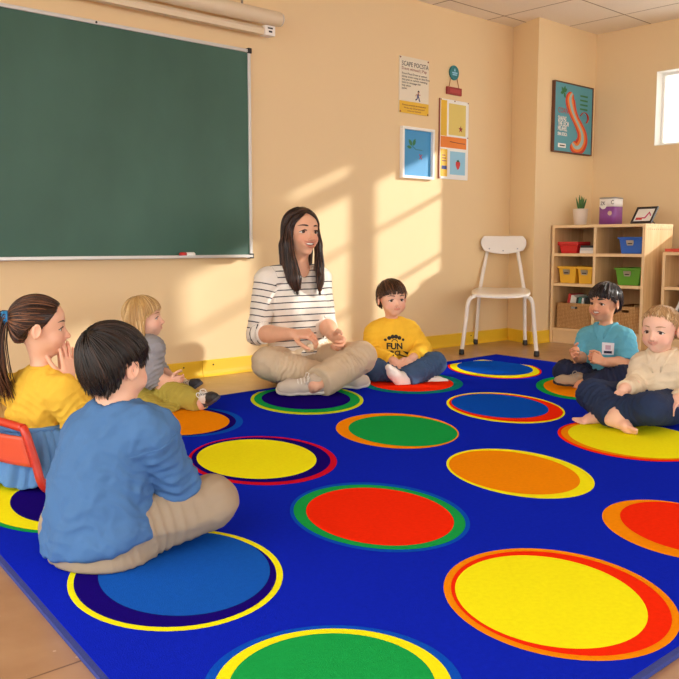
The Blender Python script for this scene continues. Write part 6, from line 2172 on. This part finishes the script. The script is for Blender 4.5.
for a in 'AB': shoe(bl, J['an' + a], J['ft' + a], J['fu' + a], .165, mat('black_suede', (40, 40, 44), .6, .1, 20), mat('charcoal_rubber', (62, 64, 74), .6), M_WHITE, patch=mat('white_leather', (232, 230, 226), .4, .03, 8), name='sneaker')
# ---- girl with the ponytail on the low red chair
D = 2.42
J = dict(F=nrm(G(.66, .75)), pelvis=P(34, 453, D), waist=P(33, 431, D), chest=P(37, 402, D), neck=P(42, 369, D), head=P(40.5, 326, D), HH=.168,
         hf=G(.95, .27, -.01), hu=(0, 0, 1), w=(.092, .082, .080), rn=.024, rs=(.038, .030, .020), rl=(.050, .040, .028),
         shA=P(16, 391, D + .07), elA=P(60, 424, D + .16), wrA=P(64, 380, D + .07), shB=P(64, 394, D - .06), elB=P(82, 424, D - .04), wrB=P(69, 380, D + .0),
         hdA=G(-.02, .1, 1), hnA=G(-.5, -.7, .0), htA=G(-.8, .4, .2), hdB=G(-.06, .1, 1), hnB=G(-.7, .5, .1), htB=G(-.85, -.4, .2), hl=.125,
         hkA=dict(curl=.12, spread=.06), hkB=dict(curl=.10, spread=.10),
         hipA=P(22, 460, D + .05), knA=P(72, 452, D + .22), anA=P(84, 478, D + .24), hipB=P(46, 463, D - .04), knB=P(94, 462, D + .12), anB=P(102, 488, D + .14),
         ftA=G(.9, .4, 0), fuA=G(0, 0, 1), ftB=G(.9, .4, 0), fuB=G(0, 0, 1), fl=.12, mouth='open')
gl, H, bv = person('person with a ponytail, yellow top and denim skirt on the red chair', J, (234, 184, 154))
MH = hair_mat('brown_hair', (26, 13, 8), (62, 35, 21), (140, 92, 60))
face_parts(gl, H, bv, 'brown', M_LASH, nrm((0, 1, .0)), brow=.9, teeth=False)
C, R, s, L = H['C'], H['R'], H['s'], H['L']
HL = [(0, .36), (24, .33), (42, .23), (56, .12), (68, .03), (80, -.04), (90, .03), (100, .05), (114, -.08), (140, -.22), (180, -.28)]
cp = cap_hair(H, .003, .030, HL)
hv, hq = cp.mesh(); hv = smooth(hv, hq, 2); hb = bvh_of(hv, hq)
tie = np.array([0, -.50, .14])
def pf_(p):
    q = (p - C) @ R / s
    return R @ nrm(tie - q)
roots = pick(hv, hq, 1100, H, lambda l: l[:, 1] > -.40)
A, rad = hair_strands(hb, roots, pf_, 11, .0088, .0017, C, .0016, .0, .035, 0)
# ponytail: swings down from the tie
ptail = []
for i in range(170):
    o = RNG.normal(0, 1, 3)
    g1 = .045
    a0 = L(0, -.47, .15) + R @ (o * np.array([.035, .01, .035])) * s
    q1 = L(0, -.60, .13) + R @ (o * np.array([.05, .04, .04])) * s
    q2 = L(0, -.68, -.20) + R @ (o * np.array([.09, .05, .05])) * s
    q3 = L(0, -.66, -.70) + R @ (o * np.array([.10, .06, .05])) * s
    q4 = L(0.0, -.60 + .05 * o[0], -1.15 + .10 * o[2]) + R @ (o * np.array([.07, .07, .0])) * s
    sp_ = spline([a0, q1, q2, q3, q4], 20)[:11 * 2]
    ptail.append(sp_[np.linspace(0, len(sp_) - 1, 11).astype(int)])
ptail = np.array(ptail)
pr = np.interp(np.linspace(0, 1, 11), [0, .2, .7, 1], [.8, 1.2, 1.1, .2])[None] * .0028 * RNG.uniform(.7, 1.2, (170, 1))
A2, r2 = np.concatenate([A, ptail]), np.concatenate([rad, pr])
ho = hair_object(gl, hv, hq, A2, r2, C, MH, base_shade=.25)
MB = mat('blue_hair_tie', (36, 130, 190), .5, .1, 40, .4)
tn_ = nrm(L(0, -.62, .12) - L(0, -.45, .15))
for k, dd in enumerate((0, .045)):
    ring(ho, 'hair_tie', L(0, -.515 - dd, .145 - dd * .15), tn_, .085 * s, .045 * s, MB)
MYT = cloth_mat('mustard_cotton', (236, 190, 66), 560, .4)
V = gvol(J, ('pelvis', 'waist', 'chest', 'neck', 'shA', 'shB', 'elA', 'elB'), .14, .0034)
torso(V, J, J['w'], .008, .035)
for a in 'AB': sleeves(V, J, a, .86, .014, .008)
V.carve(J['neck'] + UPZ * .006, J['head'], J['rn'] + .006, J['rn'] + .008, .006)
V.plane(J['waist'] + UPZ * .010, -UPZ, .006)
garment(gl, 'yellow_top', V, MYT, .0065, 24, G(.5, 0, 1), 2.6, seed=41, spots=joint_spots(J, .0035) + [(J['waist'] + UPZ * .03, UPZ + G(.4, 0), .10, .004, .022)])
ring(gl, 'neck_binding', J['neck'] + UPZ * .007, nrm(J['head'] - J['neck']), J['rn'] + .009, .0045, MYT)
# gathered denim skirt
MSK2 = cloth_mat('light_denim', (96, 142, 196), 650, .5, .14)
n_, m_ = 120, 26
F_, S_ = J['F'], nrm(np.cross(J['F'], UPZ))
wc_ = J['waist']
ends_z = RZ + .012
rows = []
Vv, Qq = [], []
for j in range(m_ + 1):
    t = j / m_
    zc = wc_[2] + .020 + (ends_z - wc_[2] - .020) * t
    cx = wc_ + F_ * .010 + S_ * .0
    rx_, ry_ = .086 + .050 * t ** 1.2, .090 + .070 * t ** .6
    for i in range(n_):
        a = 2 * math.pi * i / n_
        pl_ = .0080 * min(1, .25 + t * 1.5) * (math.sin(a * 23 + 2 * math.sin(a * 3)) + .7 * math.sin(a * 9 + 1.3)) * (1 - .25 * t)
        fw = max(0.0, math.cos(a))
        r1 = rx_ + .085 * fw * min(1, t * 2.2)
        d = F_ * math.cos(a) * (r1 + pl_) + S_ * math.sin(a) * (ry_ + pl_)
        lift = .05 * fw * t
        Vv.append(np.array([cx[0] + d[0], cx[1] + d[1], zc + lift + .006 * math.sin(a * 7) * t]))
for j in range(m_):
    for i in range(n_):
        Qq.append((j * n_ + i, (j + 1) * n_ + i, (j + 1) * n_ + (i + 1) % n_, j * n_ + (i + 1) % n_))
Vv = np.array(Vv); Qq = np.array(Qq)
sk = make_mesh(Vv, Qq, 'denim_skirt', [MSK2], parent=gl)
md = sk.modifiers.new('cloth', 'SOLIDIFY'); md.thickness = .004
bm = B()
pts = [wc_ + F_ * (.010 + (.0915) * math.cos(a)) + S_ * .0965 * math.sin(a) + UPZ * .020 for a in np.linspace(0, 2 * math.pi, 49)]
v, q = strip_tube(np.array(pts)[None], np.full((1, 49), .0075), 8)
make_mesh(v, q, 'waistband', [MSK2], parent=sk)
for a in 'AB': shoe(gl, J['an' + a], J['ft' + a], J['fu' + a], .15, cloth_mat('navy_canvas', (40, 50, 90)), M_WHITE)
# ------------------------------------------------------------------ camera, light, view
cam = bpy.data.cameras.new('camera')
cam.sensor_width, cam.lens = 36.0, FOC * 36.0 / 679.0
cam.clip_start, cam.clip_end = 0.05, 60
co = bpy.data.objects.new('camera', cam)
COL.objects.link(co)
Mc = Matrix.Identity(4)
for r in range(3):
    Mc[r][0], Mc[r][1], Mc[r][2], Mc[r][3] = RGT[r], CU[r], -CV[r], CPOS[r]
co.matrix_world = Mc
SC.camera = co

sun = bpy.data.lights.new('sun', 'SUN')
sun.energy, sun.angle, sun.color = 3.7, math.radians(1.3), (1.0, 0.96, 0.89)
so = bpy.data.objects.new('sun', sun)
COL.objects.link(so)
so.rotation_euler = Vector((-1.0, 0.787, -0.40)).to_track_quat('-Z', 'Y').to_euler()
so.location = (8, -2, 4)

w = bpy.data.worlds.new('daylight')
SC.world = w
w.use_nodes = True
bg = w.node_tree.nodes['Background']
bg.inputs['Color'].default_value = (1.0, 0.985, 0.96, 1)
bg.inputs['Strength'].default_value = 2.75

SC.view_settings.view_transform = 'Standard'
SC.view_settings.look = 'None'
SC.view_settings.exposure = 0.30
SC.view_settings.gamma = 1.0
SC.view_settings.use_curve_mapping = False
SC.cycles.use_denoising = True
SC.cycles.max_bounces = 8
SC.cycles.diffuse_bounces = 5
SC.cycles.transparent_max_bounces = 8
SC.cycles.sample_clamp_indirect = 6.0
